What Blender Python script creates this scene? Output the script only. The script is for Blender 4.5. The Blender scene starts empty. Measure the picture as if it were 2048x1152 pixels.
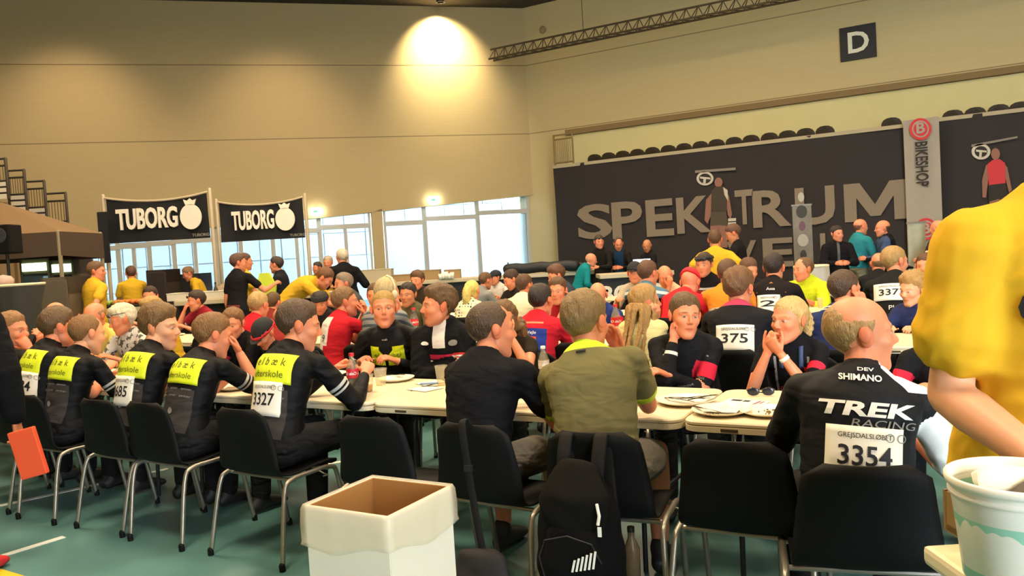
import bpy, bmesh, math, random
import numpy as np
from math import sin, cos, radians, pi, sqrt, atan2
from mathutils import Vector, Matrix
from mathutils.bvhtree import BVHTree

SC = bpy.context.scene
COL = SC.collection
rng = random.Random(5)

# ------------------------------------------------------------------ camera
H_CAM, F_PX = 1.52, 1600.0
YAW, PITCH, ROLL = radians(30), radians(2.54), radians(3.43)
_f0 = np.array([-sin(YAW), cos(YAW), 0]); _r0 = np.array([cos(YAW), sin(YAW), 0]); _u0 = np.array([0, 0, 1.])
FWD = _f0*cos(PITCH) - _u0*sin(PITCH); _up = _u0*cos(PITCH) + _f0*sin(PITCH)
RIGHT = _r0*cos(ROLL) - _up*sin(ROLL); UP = _up*cos(ROLL) + _r0*sin(ROLL)
EYE = np.array([0, 0, H_CAM])
cam_d = bpy.data.cameras.new('camera'); cam = bpy.data.objects.new('camera', cam_d); COL.objects.link(cam)
cam_d.sensor_fit = 'HORIZONTAL'; cam_d.sensor_width = 36.0; cam_d.lens = 36.0*F_PX/2048
cam_d.clip_start = 0.05; cam_d.clip_end = 200
cam.matrix_world = Matrix(((RIGHT[0], UP[0], -FWD[0], EYE[0]), (RIGHT[1], UP[1], -FWD[1], EYE[1]),
                           (RIGHT[2], UP[2], -FWD[2], EYE[2]), (0, 0, 0, 1)))
SC.camera = cam

def ray(px, py): return FWD*F_PX + RIGHT*(px-1024) - UP*(py-576)
def atY(px, py, Y): d = ray(px, py); return EYE + d*(Y/d[1])
def atZ(px, py, Z): d = ray(px, py); return EYE + d*((Z-H_CAM)/d[2])
def atD(px, py, D): d = ray(px, py); return EYE + d*(D/F_PX)

# ------------------------------------------------------------------ exposure, world, lights
SC.view_settings.view_transform = 'Standard'
SC.view_settings.look = 'None'
SC.view_settings.exposure = 0.76
SC.view_settings.gamma = 1.0
SC.view_settings.use_curve_mapping = False
W = bpy.data.worlds.new('world'); SC.world = W; W.use_nodes = True
bg = W.node_tree.nodes['Background']; bg.inputs[0].default_value = (0.80, 0.90, 1.0, 1); bg.inputs[1].default_value = 15.0
SC.cycles.max_bounces = 6; SC.cycles.diffuse_bounces = 3; SC.cycles.glossy_bounces = 2
SC.cycles.transmission_bounces = 4; SC.cycles.transparent_max_bounces = 8
SC.cycles.caustics_reflective = False; SC.cycles.caustics_refractive = False
SC.cycles.use_denoising = True

def area(name, loc, size, power, color, target=None, sy=None):
    l = bpy.data.lights.new(name, 'AREA'); l.energy = power; l.color = color; l.size = size
    if sy: l.shape = 'RECTANGLE'; l.size_y = sy
    o = bpy.data.objects.new(name, l); COL.objects.link(o); o.location = loc
    if target is not None:
        o.rotation_euler = (Vector(target)-Vector(loc)).to_track_quat('-Z', 'Y').to_euler()
    return o
WARM = (1.0, 0.775, 0.50)
for k, (x, y, p) in enumerate([(-2.0, 1.0, 330), (-7.5, 4.0, 330), (-3.0, 7.5, 330), (-11.0, 10.0, 300), (-6.5, 14.5, 270), (1.5, 13.0, 240), (-14, 3, 240), (3.5, 4.0, 260)]):
    area('hall_lamp', (x, y, 8.6), 1.6, p, WARM)
def spot(name, loc, target, power, angle, blend, color, r=.1):
    l = bpy.data.lights.new(name, 'SPOT'); l.energy = power; l.color = color; l.spot_size = radians(angle); l.spot_blend = blend
    l.shadow_soft_size = r
    o = bpy.data.objects.new(name, l); COL.objects.link(o); o.location = loc
    o.rotation_euler = (Vector(target)-Vector(loc)).to_track_quat('-Z', 'Y').to_euler()
    return o

# ------------------------------------------------------------------ helpers
def lin(c):
    if isinstance(c, str):
        c = [int(c[i:i+2], 16)/255 for i in (0, 2, 4)]
    return tuple(x/12.92 if x <= .04045 else ((x+.055)/1.055)**2.4 for x in c[:3])

_M = {}
def mat(name, color, rough=.6, metal=0., bump=0., bscale=60., var=0., vscale=3., spec=.5, emit=0., stretch=None, alpha=None):
    if name in _M: return _M[name]
    m = bpy.data.materials.new(name); m.use_nodes = True; nt = m.node_tree; b = nt.nodes['Principled BSDF']
    c = lin(color); b.inputs['Base Color'].default_value = (*c, 1)
    b.inputs['Roughness'].default_value = rough; b.inputs['Metallic'].default_value = metal
    b.inputs['Specular IOR Level'].default_value = spec
    if emit: b.inputs['Emission Color'].default_value = (*c, 1); b.inputs['Emission Strength'].default_value = emit
    tc = nt.nodes.new('ShaderNodeTexCoord')
    mp = nt.nodes.new('ShaderNodeMapping'); nt.links.new(tc.outputs['Object'], mp.inputs[0])
    if stretch: mp.inputs['Scale'].default_value = stretch
    n = nt.nodes.new('ShaderNodeTexNoise'); n.inputs['Scale'].default_value = vscale; n.inputs['Detail'].default_value = 3
    nt.links.new(mp.outputs[0], n.inputs['Vector'])
    v = max(var, .04)
    mx = nt.nodes.new('ShaderNodeMixRGB'); mx.inputs[1].default_value = (*[x*(1-v) for x in c], 1); mx.inputs[2].default_value = (*[min(1, x*(1+v)) for x in c], 1)
    nt.links.new(n.outputs['Fac'], mx.inputs[0]); nt.links.new(mx.outputs[0], b.inputs['Base Color'])
    if bump:
        n2 = nt.nodes.new('ShaderNodeTexNoise'); n2.inputs['Scale'].default_value = bscale; nt.links.new(mp.outputs[0], n2.inputs['Vector'])
        bp = nt.nodes.new('ShaderNodeBump'); bp.inputs['Strength'].default_value = bump; bp.inputs['Distance'].default_value = .01
        nt.links.new(n2.outputs['Fac'], bp.inputs['Height']); nt.links.new(bp.outputs[0], b.inputs['Normal'])
    if alpha is not None: b.inputs['Alpha'].default_value = alpha
    _M[name] = m; return m

def glassy(name, color, fac=.85, rough=.1):
    if name in _M: return _M[name]
    m = bpy.data.materials.new(name); m.use_nodes = True; nt = m.node_tree; nt.nodes.clear()
    o = nt.nodes.new('ShaderNodeOutputMaterial'); t = nt.nodes.new('ShaderNodeBsdfTransparent'); g = nt.nodes.new('ShaderNodeBsdfPrincipled')
    c = lin(color); t.inputs[0].default_value = (*c, 1); g.inputs['Base Color'].default_value = (*c, 1); g.inputs['Roughness'].default_value = rough
    mx = nt.nodes.new('ShaderNodeMixShader'); mx.inputs[0].default_value = 1-fac
    nt.links.new(t.outputs[0], mx.inputs[1]); nt.links.new(g.outputs[0], mx.inputs[2]); nt.links.new(mx.outputs[0], o.inputs[0])
    _M[name] = m; return m

def mesh_from(name, V, F, smooth=False):
    me = bpy.data.meshes.new(name); me.from_pydata([tuple(map(float, v)) for v in V], [], F); me.update()
    if smooth: me.polygons.foreach_set('use_smooth', [True]*len(me.polygons))
    return me
def link(name, me, m=None, parent=None, loc=None, rz=0):
    o = bpy.data.objects.new(name, me); COL.objects.link(o)
    if m is not None:
        me.materials.clear(); me.materials.append(m)
    if parent is not None: o.parent = parent
    if loc is not None: o.location = loc
    if rz: o.rotation_euler = (0, 0, rz)
    return o
def tag(o, label, cat, group=None, kind=None):
    o['label'] = label; o['category'] = cat
    if group: o['group'] = group
    if kind: o['kind'] = kind
    return o
def thing(name, label, cat, loc=(0, 0, 0), rz=0, group=None):
    o = bpy.data.objects.new(name, None); COL.objects.link(o); o.empty_display_size = .1
    o.location = loc; o.rotation_euler = (0, 0, rz); return tag(o, label, cat, group)

class G:
    """gathers closed pieces of ONE mesh"""
    def __init__(s): s.V = []; s.F = []; s.M = []
    def add(s, V, F, mi=0):
        k = len(s.V); s.V.extend([tuple(v) for v in V]); s.F.extend([[i+k for i in f] for f in F]); s.M.extend([mi]*len(F)); return s
    def box(s, c, d, rz=0, mi=0, bev=0):
        x, y, z = d[0]/2, d[1]/2, d[2]/2; R = (cos(rz), sin(rz)); P = []
        if bev <= 0:
            for sx, sy, sz in [(-1,-1,-1),(1,-1,-1),(1,1,-1),(-1,1,-1),(-1,-1,1),(1,-1,1),(1,1,1),(-1,1,1)]:
                px, py = sx*x, sy*y; P.append((c[0]+px*R[0]-py*R[1], c[1]+px*R[1]+py*R[0], c[2]+sz*z))
            return s.add(P, [[0,3,2,1],[4,5,6,7],[0,1,5,4],[1,2,6,5],[2,3,7,6],[3,0,4,7]], mi)
        bm = bmesh.new(); bmesh.ops.create_cube(bm, size=1)
        for v in bm.verts: v.co = Vector((v.co.x*d[0], v.co.y*d[1], v.co.z*d[2]))
        bmesh.ops.bevel(bm, geom=bm.edges[:], offset=bev, segments=2, affect='EDGES', profile=.6)
        bm.verts.index_update()
        V = [(c[0]+v.co.x*R[0]-v.co.y*R[1], c[1]+v.co.x*R[1]+v.co.y*R[0], c[2]+v.co.z) for v in bm.verts]
        F = [[v.index for v in f.verts] for f in bm.faces]; bm.free(); return s.add(V, F, mi)
    def tube(s, pts, rad, n=12, side=(1, 0, 0), cap=True, mi=0):
        V, F = tube(pts, rad, n, side, cap); return s.add(V, F, mi)
    def lathe(s, prof, c=(0, 0, 0), n=24, mi=0, close=False):
        V = []; F = []
        for r, z in prof:
            for k in range(n): a = 2*pi*k/n; V.append((c[0]+r*cos(a), c[1]+r*sin(a), c[2]+z))
        m = len(prof)
        for i in range(m-1):
            for k in range(n): a, b = i*n+k, i*n+(k+1) % n; F.append([a, b, b+n, a+n])
        if close: F.append(list(range(n))[::-1]); F.append(list(range((m-1)*n, m*n)))
        return s.add(V, F, mi)
    def prism(s, poly, z0, z1, mi=0):
        n = len(poly); V = [(x, y, z0) for x, y in poly]+[(x, y, z1) for x, y in poly]
        return s.add(V, [list(range(n))[::-1], list(range(n, 2*n))]+[[i, (i+1) % n, (i+1) % n+n, i+n] for i in range(n)], mi)
    def plate(s, poly, o, ux, uy, th, mi=0):
        """outline in a plane through o (axes ux, uy), given a thickness along the normal"""
        o, ux, uy = map(lambda q: np.array(q, float), (o, ux, uy)); nn = np.cross(ux, uy); n = len(poly)
        A = [o+ux*x+uy*y for x, y in poly]; B = [a+nn*th for a in A]
        return s.add(A+B, [list(range(n))[::-1], list(range(n, 2*n))]+[[i, (i+1) % n, (i+1) % n+n, i+n] for i in range(n)], mi)
    def obj(s, name, m, parent=None, loc=None, rz=0, smooth=False):
        me = mesh_from(name, s.V, s.F, smooth)
        o = link(name, me, None, parent, loc, rz)
        for x in (m if isinstance(m, (list, tuple)) else [m]): me.materials.append(x)
        if any(s.M): me.polygons.foreach_set('material_index', s.M)
        return o

def tube(pts, rad, n=12, side=(1, 0, 0), cap=True):
    P = [np.array(p, float) for p in pts]; m = len(P); V = []; F = []
    R = [(r, r) if not hasattr(r, '__len__') else r for r in (rad if hasattr(rad, '__len__') else [rad]*m)]
    sd = np.array(side, float); frames = []
    for i in range(m):
        t = (P[i+1]-P[i] if i == 0 else P[i]-P[i-1] if i == m-1 else P[i+1]-P[i-1]); t = t/(np.linalg.norm(t)+1e-9)
        x = sd-t*np.dot(sd, t)
        if np.linalg.norm(x) < .05:
            x = np.cross(t, [0, 1, 0]) if abs(t[1]) < .9 else np.cross(t, [0, 0, 1])
        x /= np.linalg.norm(x); y = np.cross(t, x); sd = x; frames.append((P[i], t, x, y, R[i]))
    if cap:
        c, t, x, y, r = frames[0]; q = min(r)
        pre = [(c-t*q*.85, t, x, y, (r[0]*.45, r[1]*.45)), (c-t*q*.5, t, x, y, (r[0]*.84, r[1]*.84))]
        c, t, x, y, r = frames[-1]; q = min(r)
        post = [(c+t*q*.5, t, x, y, (r[0]*.84, r[1]*.84)), (c+t*q*.85, t, x, y, (r[0]*.45, r[1]*.45))]
        frames = pre+frames+post
    for c, t, x, y, r in frames:
        for k in range(n): a = 2*pi*k/n; V.append(c+x*cos(a)*r[0]+y*sin(a)*r[1])
    for i in range(len(frames)-1):
        for k in range(n): a, b = i*n+k, i*n+(k+1) % n; F.append([a, b, b+n, a+n])
    F.append(list(range(n))[::-1]); F.append(list(range(len(V)-n, len(V))))
    return V, F
def smoothpath(pts, k=6):
    P = [np.array(p, float) for p in pts]; P = [2*P[0]-P[1]]+P+[2*P[-1]-P[-2]]; out = []
    for i in range(1, len(P)-2):
        for j in range(k):
            t = j/k; a, b, c, d = P[i-1], P[i], P[i+1], P[i+2]
            out.append(.5*((2*b)+(-a+c)*t+(2*a-5*b+4*c-d)*t*t+(-a+3*b-3*c+d)*t**3))
    out.append(P[-2]); return out
def ellip(c, r, n=12, R=None):
    V = []; F = []; m = n//2+1
    for i in range(1, m):
        th = pi*i/m
        for k in range(n): a = 2*pi*k/n; V.append(np.array([sin(th)*cos(a)*r[0], sin(th)*sin(a)*r[1], cos(th)*r[2]]))
    V.append(np.array([0, 0, r[2]])); V.append(np.array([0, 0, -r[2]])); t, b = len(V)-2, len(V)-1
    for i in range(m-2):
        for k in range(n): a, d = i*n+k, i*n+(k+1) % n; F.append([a, a+n, d+n, d])
    for k in range(n): F.append([t, k, (k+1) % n]); F.append([b, (m-2)*n+(k+1) % n, (m-2)*n+k])
    if R is not None: V = [R@v for v in V]
    return [v+np.array(c) for v in V], F

def bake(ob):
    dg = bpy.context.evaluated_depsgraph_get()
    me = bpy.data.meshes.new_from_object(ob.evaluated_get(dg))
    return me
TMPC = bpy.data.collections.new('tmp'); COL.children.link(TMPC)
def remesh(V, F, vox, it=3, fac=.5):
    me = mesh_from('tmp', V, F); o = bpy.data.objects.new('tmp', me); TMPC.objects.link(o)
    r = o.modifiers.new('r', 'REMESH'); r.mode = 'VOXEL'; r.voxel_size = vox
    if it: s = o.modifiers.new('s', 'SMOOTH'); s.iterations = it; s.factor = fac
    m2 = bake(o); bpy.data.objects.remove(o); bpy.data.meshes.remove(me)
    n = len(m2.vertices); co = np.empty(n*3); m2.vertices.foreach_get('co', co); co = co.reshape(-1, 3)
    k = len(m2.polygons); ls = np.empty(k, int); m2.polygons.foreach_get('loop_start', ls)
    vi = np.empty(len(m2.loops), int); m2.loops.foreach_get('vertex_index', vi)
    lt = np.empty(k, int); m2.polygons.foreach_get('loop_total', lt)
    if (lt == 4).all(): Fo = vi.reshape(-1, 4).tolist()
    else: Fo = [vi[a:a+b].tolist() for a, b in zip(ls, lt)]
    bpy.data.meshes.remove(m2); return co, Fo

_TX = {}
def text_geo(s, size=1., extrude=0., shear=0., bold=0., spacing=1., align='CENTER'):
    key = (s, extrude, shear, bold, spacing, align)
    if key not in _TX:
        cu = bpy.data.curves.new('tmp', 'FONT'); cu.body = s; cu.size = 1; cu.extrude = extrude; cu.shear = shear
        cu.offset = bold; cu.space_character = spacing; cu.align_x = align; cu.align_y = 'CENTER'; cu.resolution_u = 3
        o = bpy.data.objects.new('tmp', cu); TMPC.objects.link(o)
        me = bake(o); V = [np.array(v.co) for v in me.vertices]; F = [list(p.vertices) for p in me.polygons]
        bpy.data.objects.remove(o); bpy.data.curves.remove(cu); bpy.data.meshes.remove(me); _TX[key] = (V, F)
    V, F = _TX[key]; return [v*size for v in V], F
def text_on(name, s, m, parent, o, ux, uy, size, th=.004, label=None, width=None, **kw):
    """lettering lying in the plane through o with axes ux, uy"""
    V, F = text_geo(s, 1, extrude=.01, **kw); o, ux, uy = map(lambda q: np.array(q, float), (o, ux, uy)); n = np.cross(ux, uy)
    w = max(v[0] for v in V)-min(v[0] for v in V); sx = size if width is None else width/w
    me = mesh_from(name, [o+ux*v[0]*sx+uy*v[1]*size+n*(v[2]*th/.01+th) for v in V], F)
    r = link(name, me, m, parent)
    if label: r['label'] = label
    return r
def copytree(o, parent=None):
    c = o.copy(); COL.objects.link(c); c.parent = parent
    for ch in list(o.children): copytree(ch, c)
    return c
def ordw(i): return ['first', 'second', 'third', 'fourth', 'fifth', 'sixth', 'seventh', 'eighth', 'ninth', 'tenth', 'eleventh', 'twelfth'][i]
# ------------------------------------------------------------------ people
def smin(a, b, k):
    h = np.clip(.5+.5*(b-a)/k, 0, 1); return b*(1-h)+a*h-k*h*(1-h)
def sd_ell(p, c, r):
    q = (p-np.array(c)); r = np.array(r); k0 = np.linalg.norm(q/r, axis=1); k1 = np.linalg.norm(q/(r*r), axis=1)+1e-9
    return k0*(k0-1)/k1
def sd_cap(p, a, b, r1, r2):
    a = np.array(a); b = np.array(b); ab = b-a; t = np.clip(((p-a)@ab)/(ab@ab), 0, 1)
    return np.linalg.norm(p-a-t[:, None]*ab, axis=1)-(r1+(r2-r1)*t)
def head_sdf(p, sex):
    q = p.copy(); q[:, 0] = abs(q[:, 0]); f = {'m': 1., 'f': .93, 'k': .92}[sex]; jw = {'m': 1., 'f': .86, 'k': .84}[sex]
    d = sd_ell(q, (0, -.018, .03), (.076, .098, .088))
    d = smin(d, sd_ell(q, (0, .022, -.035), (.060*f, .070, .082)), .03)
    d = smin(d, sd_cap(q, (.046*jw, .004, -.062), (.014, .062, -.098), .018, .018), .028)
    d = smin(d, sd_cap(q, (0, .066, -.100), (.010, .066, -.100), .017*f, .014), .02)
    d = smin(d, sd_cap(q, (.012, .079, .024), (.044, .062, .024), .0105 if sex == 'm' else .008, .009), .014)
    d = smin(d, sd_ell(q, (.040, .058, -.022), (.020, .022, .018)), .022)
    d = smin(d, sd_cap(q, (0, .086, .014), (0, .106, -.020), .0065, .0095), .011)
    d = smin(d, sd_cap(q, (0, .098, -.026), (.010, .094, -.028), .008, .0065), .006)
    d = smin(d, sd_cap(q, (0, .081, -.056), (.016, .076, -.056), .0085, .005), .008)
    d = smin(d, sd_cap(q, (0, .080, -.066), (.014, .076, -.065), .0085, .005), .006)
    d = -smin(-d, np.linalg.norm((q-np.array((.031, .104, .006)))/np.array((1.1, 1, .8)), axis=1)-.021, .012)
    d = np.minimum(d, np.linalg.norm(q-np.array((.0305, .0715, .006)), axis=1)-.0128)
    return d
_ICO = {}
def ico(lv):
    if lv not in _ICO:
        bm = bmesh.new(); bmesh.ops.create_icosphere(bm, subdivisions=lv, radius=1); bm.verts.index_update()
        _ICO[lv] = (np.array([v.co[:] for v in bm.verts]), [[v.index for v in f.verts] for f in bm.faces]); bm.free()
    return _ICO[lv]
_HD = {}
def head_geo(sex, lv):
    if (sex, lv) not in _HD:
        D, F = ico(lv); D = D/np.linalg.norm(D, axis=1)[:, None]; c0 = np.array((0, .0, -.01)); t = np.full(len(D), .2)
        for _ in range(70):
            t = t-.6*head_sdf(c0+D*t[:, None], sex)
        _HD[(sex, lv)] = (c0+D*t[:, None], D, F)
    return _HD[(sex, lv)]
def sstep(x, a, b):
    t = np.clip((x-a)/(b-a+1e-9), 0, 1); return t*t*(3-2*t)
def pnoise(p, s, seed=0):
    q = p*s+seed*7.3
    return (np.sin(q[:, 0]+1.7*np.sin(q[:, 1]*.9+2))*np.cos(q[:, 1]+1.3*np.sin(q[:, 2]*1.1))+np.sin(q[:, 2]*1.3+q[:, 0]*.7))*.5
AZ = [0, .6, 1.15, 1.42, 1.75, 2.2, 2.6, pi]
HAIRLINE = {'short': [.066, .060, .032, -.012, .014, -.036, -.068, -.075], 'long': [.066, .058, .02, -.05, -.08, -.095, -.1, -.1],
            'receding': [.088, .092, .040, -.008, .014, -.036, -.066, -.072]}
def hair_geo(sex, style, lv, seed):
    """a shell over the skull"""
    P, D, F = head_geo(sex, lv); az = np.arctan2(abs(P[:, 0]), P[:, 1]+.01); z = P[:, 2]
    line = HAIRLINE['long' if style in ('long', 'pony') else 'receding' if style in ('thin', 'bald', 'shaved') else 'short']
    m = (z-np.interp(az, AZ, line)+.005*pnoise(P*np.array((1, 1, .3)), 170, seed+1)+.004*pnoise(P, 60, seed))/.016
    T = {'buzz': .005, 'short': .010, 'thick': .017, 'curly': .024, 'thin': .006, 'bald': .0045, 'shaved': .002, 'long': .014, 'pony': .009, 'kid': .017}[style]
    if style == 'bald':
        m = np.minimum(m, (.052-z+np.where(az > 2.4, .02, 0))/.016+sstep(-P[:, 1], .07, .1)*1.5)
    if style == 'thin':
        m = np.minimum(m, 3*(1.2-sstep(P[:, 1], -.01, .05)*sstep(z, .06, .1)*2))
    if style == 'shaved': m = np.minimum(m, (.03-z)/.016)
    t = T*sstep(m, -.1, 1.8)*(1+.25*pnoise(P*np.array((1, 1, .45)), 90, seed)+.22*pnoise(P*np.array((1, 1, .4)), 230, seed+3))
    if style in ('short', 'thick', 'kid', 'curly'):
        t *= 1+.55*sstep(z, .03, .1)*(1.1-.3*sstep(-P[:, 1], 0, .09))
        t *= 1-.55*sstep(-z, .0, .05)
    S = np.array((.95, 1, 1)); c = np.array((0, -.012, .012)); base = np.maximum(np.linalg.norm(P-c, axis=1), 0)
    Q = P+D*(t[:, None]); Q = np.where((m < .02)[:, None], P-D*.004, Q)
    if style == 'thick': Q = Q+np.array((0, .012, .004))*(sstep(z, .05, .1)*sstep(P[:, 1], 0, .08))[:, None]
    keep = m > -.5
    idx = -np.ones(len(P), int); Fk = [f for f in F if keep[f[0]] or keep[f[1]] or keep[f[2]]]
    used = sorted({i for f in Fk for i in f}); idx[used] = range(len(used))
    V = Q[used]; n = len(V); inner = P[used]-D[used]*.006
    Fo = [[idx[i] for i in f] for f in Fk]; cnt = {}
    for f in Fo:
        for a, b in ((f[0], f[1]), (f[1], f[2]), (f[2], f[0])): cnt[(a, b)] = 1
    rim = [[b, a, a+n, b+n] for a, b in cnt if (b, a) not in cnt]
    return np.vstack([V, inner]), Fo+[[i+n for i in f[::-1]] for f in Fo]+rim

def rx(a): return np.array([[1, 0, 0], [0, cos(a), -sin(a)], [0, sin(a), cos(a)]])
def ry(a): return np.array([[cos(a), 0, sin(a)], [0, 1, 0], [-sin(a), 0, cos(a)]])
def rzm(a): return np.array([[cos(a), -sin(a), 0], [sin(a), cos(a), 0], [0, 0, 1]])
def unit(v): v = np.array(v, float); return v/(np.linalg.norm(v)+1e-9)

TORSO = [(-.10, .155, .115, .0), (-.04, .176, .130, .0), (.06, .163, .118, .005), (.14, .152, .110, .01), (.22, .155, .112, .01), (.30, .168, .116, .008),
         (.37, .180, .114, .0), (.42, .178, .100, -.005), (.455, .145, .082, -.01), (.485, .095, .068, -.012), (.51, .066, .062, -.008)]
def skinmat():
    if 'skin' in _M: return _M['skin']
    m = bpy.data.materials.new('skin'); m.use_nodes = True; nt = m.node_tree; b = nt.nodes['Principled BSDF']
    a = nt.nodes.new('ShaderNodeAttribute'); a.attribute_name = 'tone'
    n = nt.nodes.new('ShaderNodeTexNoise'); n.inputs['Scale'].default_value = 18; n.inputs['Detail'].default_value = 4
    tc = nt.nodes.new('ShaderNodeTexCoord'); nt.links.new(tc.outputs['Object'], n.inputs['Vector'])
    mr = nt.nodes.new('ShaderNodeMapRange'); mr.inputs[3].default_value = .88; mr.inputs[4].default_value = 1.1; nt.links.new(n.outputs['Fac'], mr.inputs[0])
    mx = nt.nodes.new('ShaderNodeVectorMath'); mx.operation = 'SCALE'; nt.links.new(a.outputs['Vector'], mx.inputs[0]); nt.links.new(mr.outputs[0], mx.inputs[3])
    nt.links.new(mx.outputs[0], b.inputs['Base Color']); b.inputs['Roughness'].default_value = .48; b.inputs['Specular IOR Level'].default_value = .4
    _M['skin'] = m; return m
def hairmat(c):
    k = 'hair_'+str(c)
    return mat(k, c, .55, 0, .9, 140, .45, 60, stretch=(1, 1, .35))

_CL = {}
def cloth(name, base, masks=(), rough=.75, fold=.5):
    """fabric; masks = [(colour, {'x':(a,b),'y':..,'z':..,'arm':(a,b),'ax':(a,b)})], z runs up the back from the hips, arm 0 shoulder, 1 elbow, 2 wrist"""
    if name in _CL: return _CL[name]
    m = bpy.data.materials.new(name); m.use_nodes = True; nt = m.node_tree; L = nt.links; b = nt.nodes['Principled BSDF']
    b.inputs['Roughness'].default_value = rough; b.inputs['Specular IOR Level'].default_value = .15
    at = nt.nodes.new('ShaderNodeAttribute'); at.attribute_name = 'torso'; sp = nt.nodes.new('ShaderNodeSeparateXYZ'); L.new(at.outputs['Vector'], sp.inputs[0])
    ar = nt.nodes.new('ShaderNodeAttribute'); ar.attribute_name = 'arm'; sa = nt.nodes.new('ShaderNodeSeparateXYZ'); L.new(ar.outputs['Vector'], sa.inputs[0])
    ch = {'x': sp.outputs[0], 'y': sp.outputs[1], 'z': sp.outputs[2], 'side': sa.outputs[0], 'arm': sa.outputs[1], 'ax': sp.outputs[0]}
    def mth(op, a, bb=None, **k):
        n = nt.nodes.new('ShaderNodeMath'); n.operation = op
        for i, q in enumerate((a, bb)):
            if q is None: continue
            if isinstance(q, (int, float)): n.inputs[i].default_value = q
            else: L.new(q, n.inputs[i])
        return n.outputs[0]
    cur = nt.nodes.new('ShaderNodeRGB'); cur.outputs[0].default_value = (*lin(base), 1); cur = cur.outputs[0]
    for colr, rg in masks:
        f = None
        for k, (a, bb) in rg.items():
            if k == 'diag':   # band along x+z
                v = mth('ADD', sp.outputs[0], sp.outputs[2])
            elif k == 'absx': v = mth('ABSOLUTE', sp.outputs[0])
            elif k == 'vee': v = mth('SUBTRACT', sp.outputs[2], mth('MULTIPLY', mth('ABSOLUTE', sp.outputs[0]), 1.1))
            else: v = ch[k]
            g = mth('MULTIPLY', mth('GREATER_THAN', v, a), mth('LESS_THAN', v, bb))
            f = g if f is None else mth('MULTIPLY', f, g)
        mx = nt.nodes.new('ShaderNodeMixRGB'); L.new(f, mx.inputs[0]); L.new(cur, mx.inputs[1])
        if colr == 'dots':
            vo = nt.nodes.new('ShaderNodeTexVoronoi'); vo.inputs['Scale'].default_value = 26; vo.inputs['Randomness'].default_value = .15; L.new(at.outputs['Vector'], vo.inputs['Vector'])
            L.new(mth('LESS_THAN', vo.outputs['Distance'], .30), mx.inputs[0]); mx.inputs[2].default_value = (*lin('20201e'), 1)
        elif colr == 'floral':
            vo = nt.nodes.new('ShaderNodeTexNoise'); vo.inputs['Scale'].default_value = 22; L.new(at.outputs['Vector'], vo.inputs['Vector'])
            L.new(mth('GREATER_THAN', vo.outputs['Fac'], .56), mx.inputs[0]); mx.inputs[2].default_value = (*lin('5a5a55'), 1)
        elif colr == 'stripes':
            w = mth('FRACT', mth('MULTIPLY', sp.outputs[2], 18.)); L.new(mth('GREATER_THAN', w, .6), mx.inputs[0]); mx.inputs[2].default_value = (*lin('4a5460'), 1)
        else: mx.inputs[2].default_value = (*lin(colr), 1)
        cur = mx.outputs[0]
    L.new(cur, b.inputs['Base Color'])
    tc = nt.nodes.new('ShaderNodeTexCoord'); mp = nt.nodes.new('ShaderNodeMapping'); L.new(tc.outputs['Object'], mp.inputs[0]); mp.inputs['Scale'].default_value = (1, 1, 2.2)
    n = nt.nodes.new('ShaderNodeTexNoise'); n.inputs['Scale'].default_value = 6.5; n.inputs['Detail'].default_value = 2; n.inputs['Distortion'].default_value = .6; L.new(mp.outputs[0], n.inputs['Vector'])
    n2 = nt.nodes.new('ShaderNodeTexNoise'); n2.inputs['Scale'].default_value = 500; L.new(tc.outputs['Object'], n2.inputs['Vector'])
    bp = nt.nodes.new('ShaderNodeBump'); bp.inputs['Strength'].default_value = fold; bp.inputs['Distance'].default_value = .045; L.new(n.outputs['Fac'], bp.inputs['Height'])
    b2 = nt.nodes.new('ShaderNodeBump'); b2.inputs['Strength'].default_value = .15; b2.inputs['Distance'].default_value = .002; L.new(n2.outputs['Fac'], b2.inputs['Height']); L.new(bp.outputs[0], b2.inputs['Normal'])
    L.new(b2.outputs[0], b.inputs['Normal']); _CL[name] = m; return m

def hand(W, d, n, side, curl, g, thumb=.5, spread=1.):
    d = unit(d); n = np.array(n, float); n = unit(n-d*np.dot(n, d)); sv = np.cross(d, n)*side
    rot = lambda v, ang: v*cos(ang)+n*sin(ang)*np.dot(v, d)-d*sin(ang)*np.dot(v, n) if True else v
    g.tube([W-d*.02, W, W+d*.03, W+d*.062, W+d*.088], [(.024, .018), (.025, .018), (.034, .017), (.040, .0155), (.038, .012)], 12, sv)
    for k, (o, L) in enumerate(((.029, .070), (.010, .078), (-.010, .073), (-.028, .057))):
        c = curl*(1+.08*k); p = W+d*.086+sv*o; dd = unit(d+sv*o*3*spread); pts = [p-d*.012]; a = 0
        for j, f in enumerate((.42, .32, .26)):
            a += c*(radians(70), radians(80), radians(45))[j]
            p = p+(dd*cos(a)+n*sin(a))*L*f if j else p+(dd*cos(a)+n*sin(a))*L*f
            pts.append(p)
        g.tube(pts, [.0092, .0088, .0082, .007], 8, sv)
    p0 = W+d*.022+sv*.022; dr = unit(d*.65+sv*(.75-.4*thumb)+n*(.2+.7*thumb)); p1 = p0+dr*.038; p2 = p1+unit(dr+d*.4+n*.25*thumb)*.032; p3 = p2+unit(dr*.6+d*.8)*.024
    g.tube([p0, p1, p2, p3], [.015, .0115, .0098, .0075], 8, n)
    return W+d*.075+n*.03

def ik(S, T, L1, L2, pole):
    S = np.array(S); T = np.array(T, float); v = T-S; D = np.linalg.norm(v)
    if D > (L1+L2)*.985: T = S+v/D*(L1+L2)*.985; v = T-S; D = np.linalg.norm(v)
    D = max(D, .09); u = v/D; a = (L1*L1-L2*L2+D*D)/(2*D); h = sqrt(max(L1*L1-a*a, 1e-6)); p = np.array(pole, float); p = p-u*np.dot(p, u)
    return S+u*a+unit(p)*h, S+u*D

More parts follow.
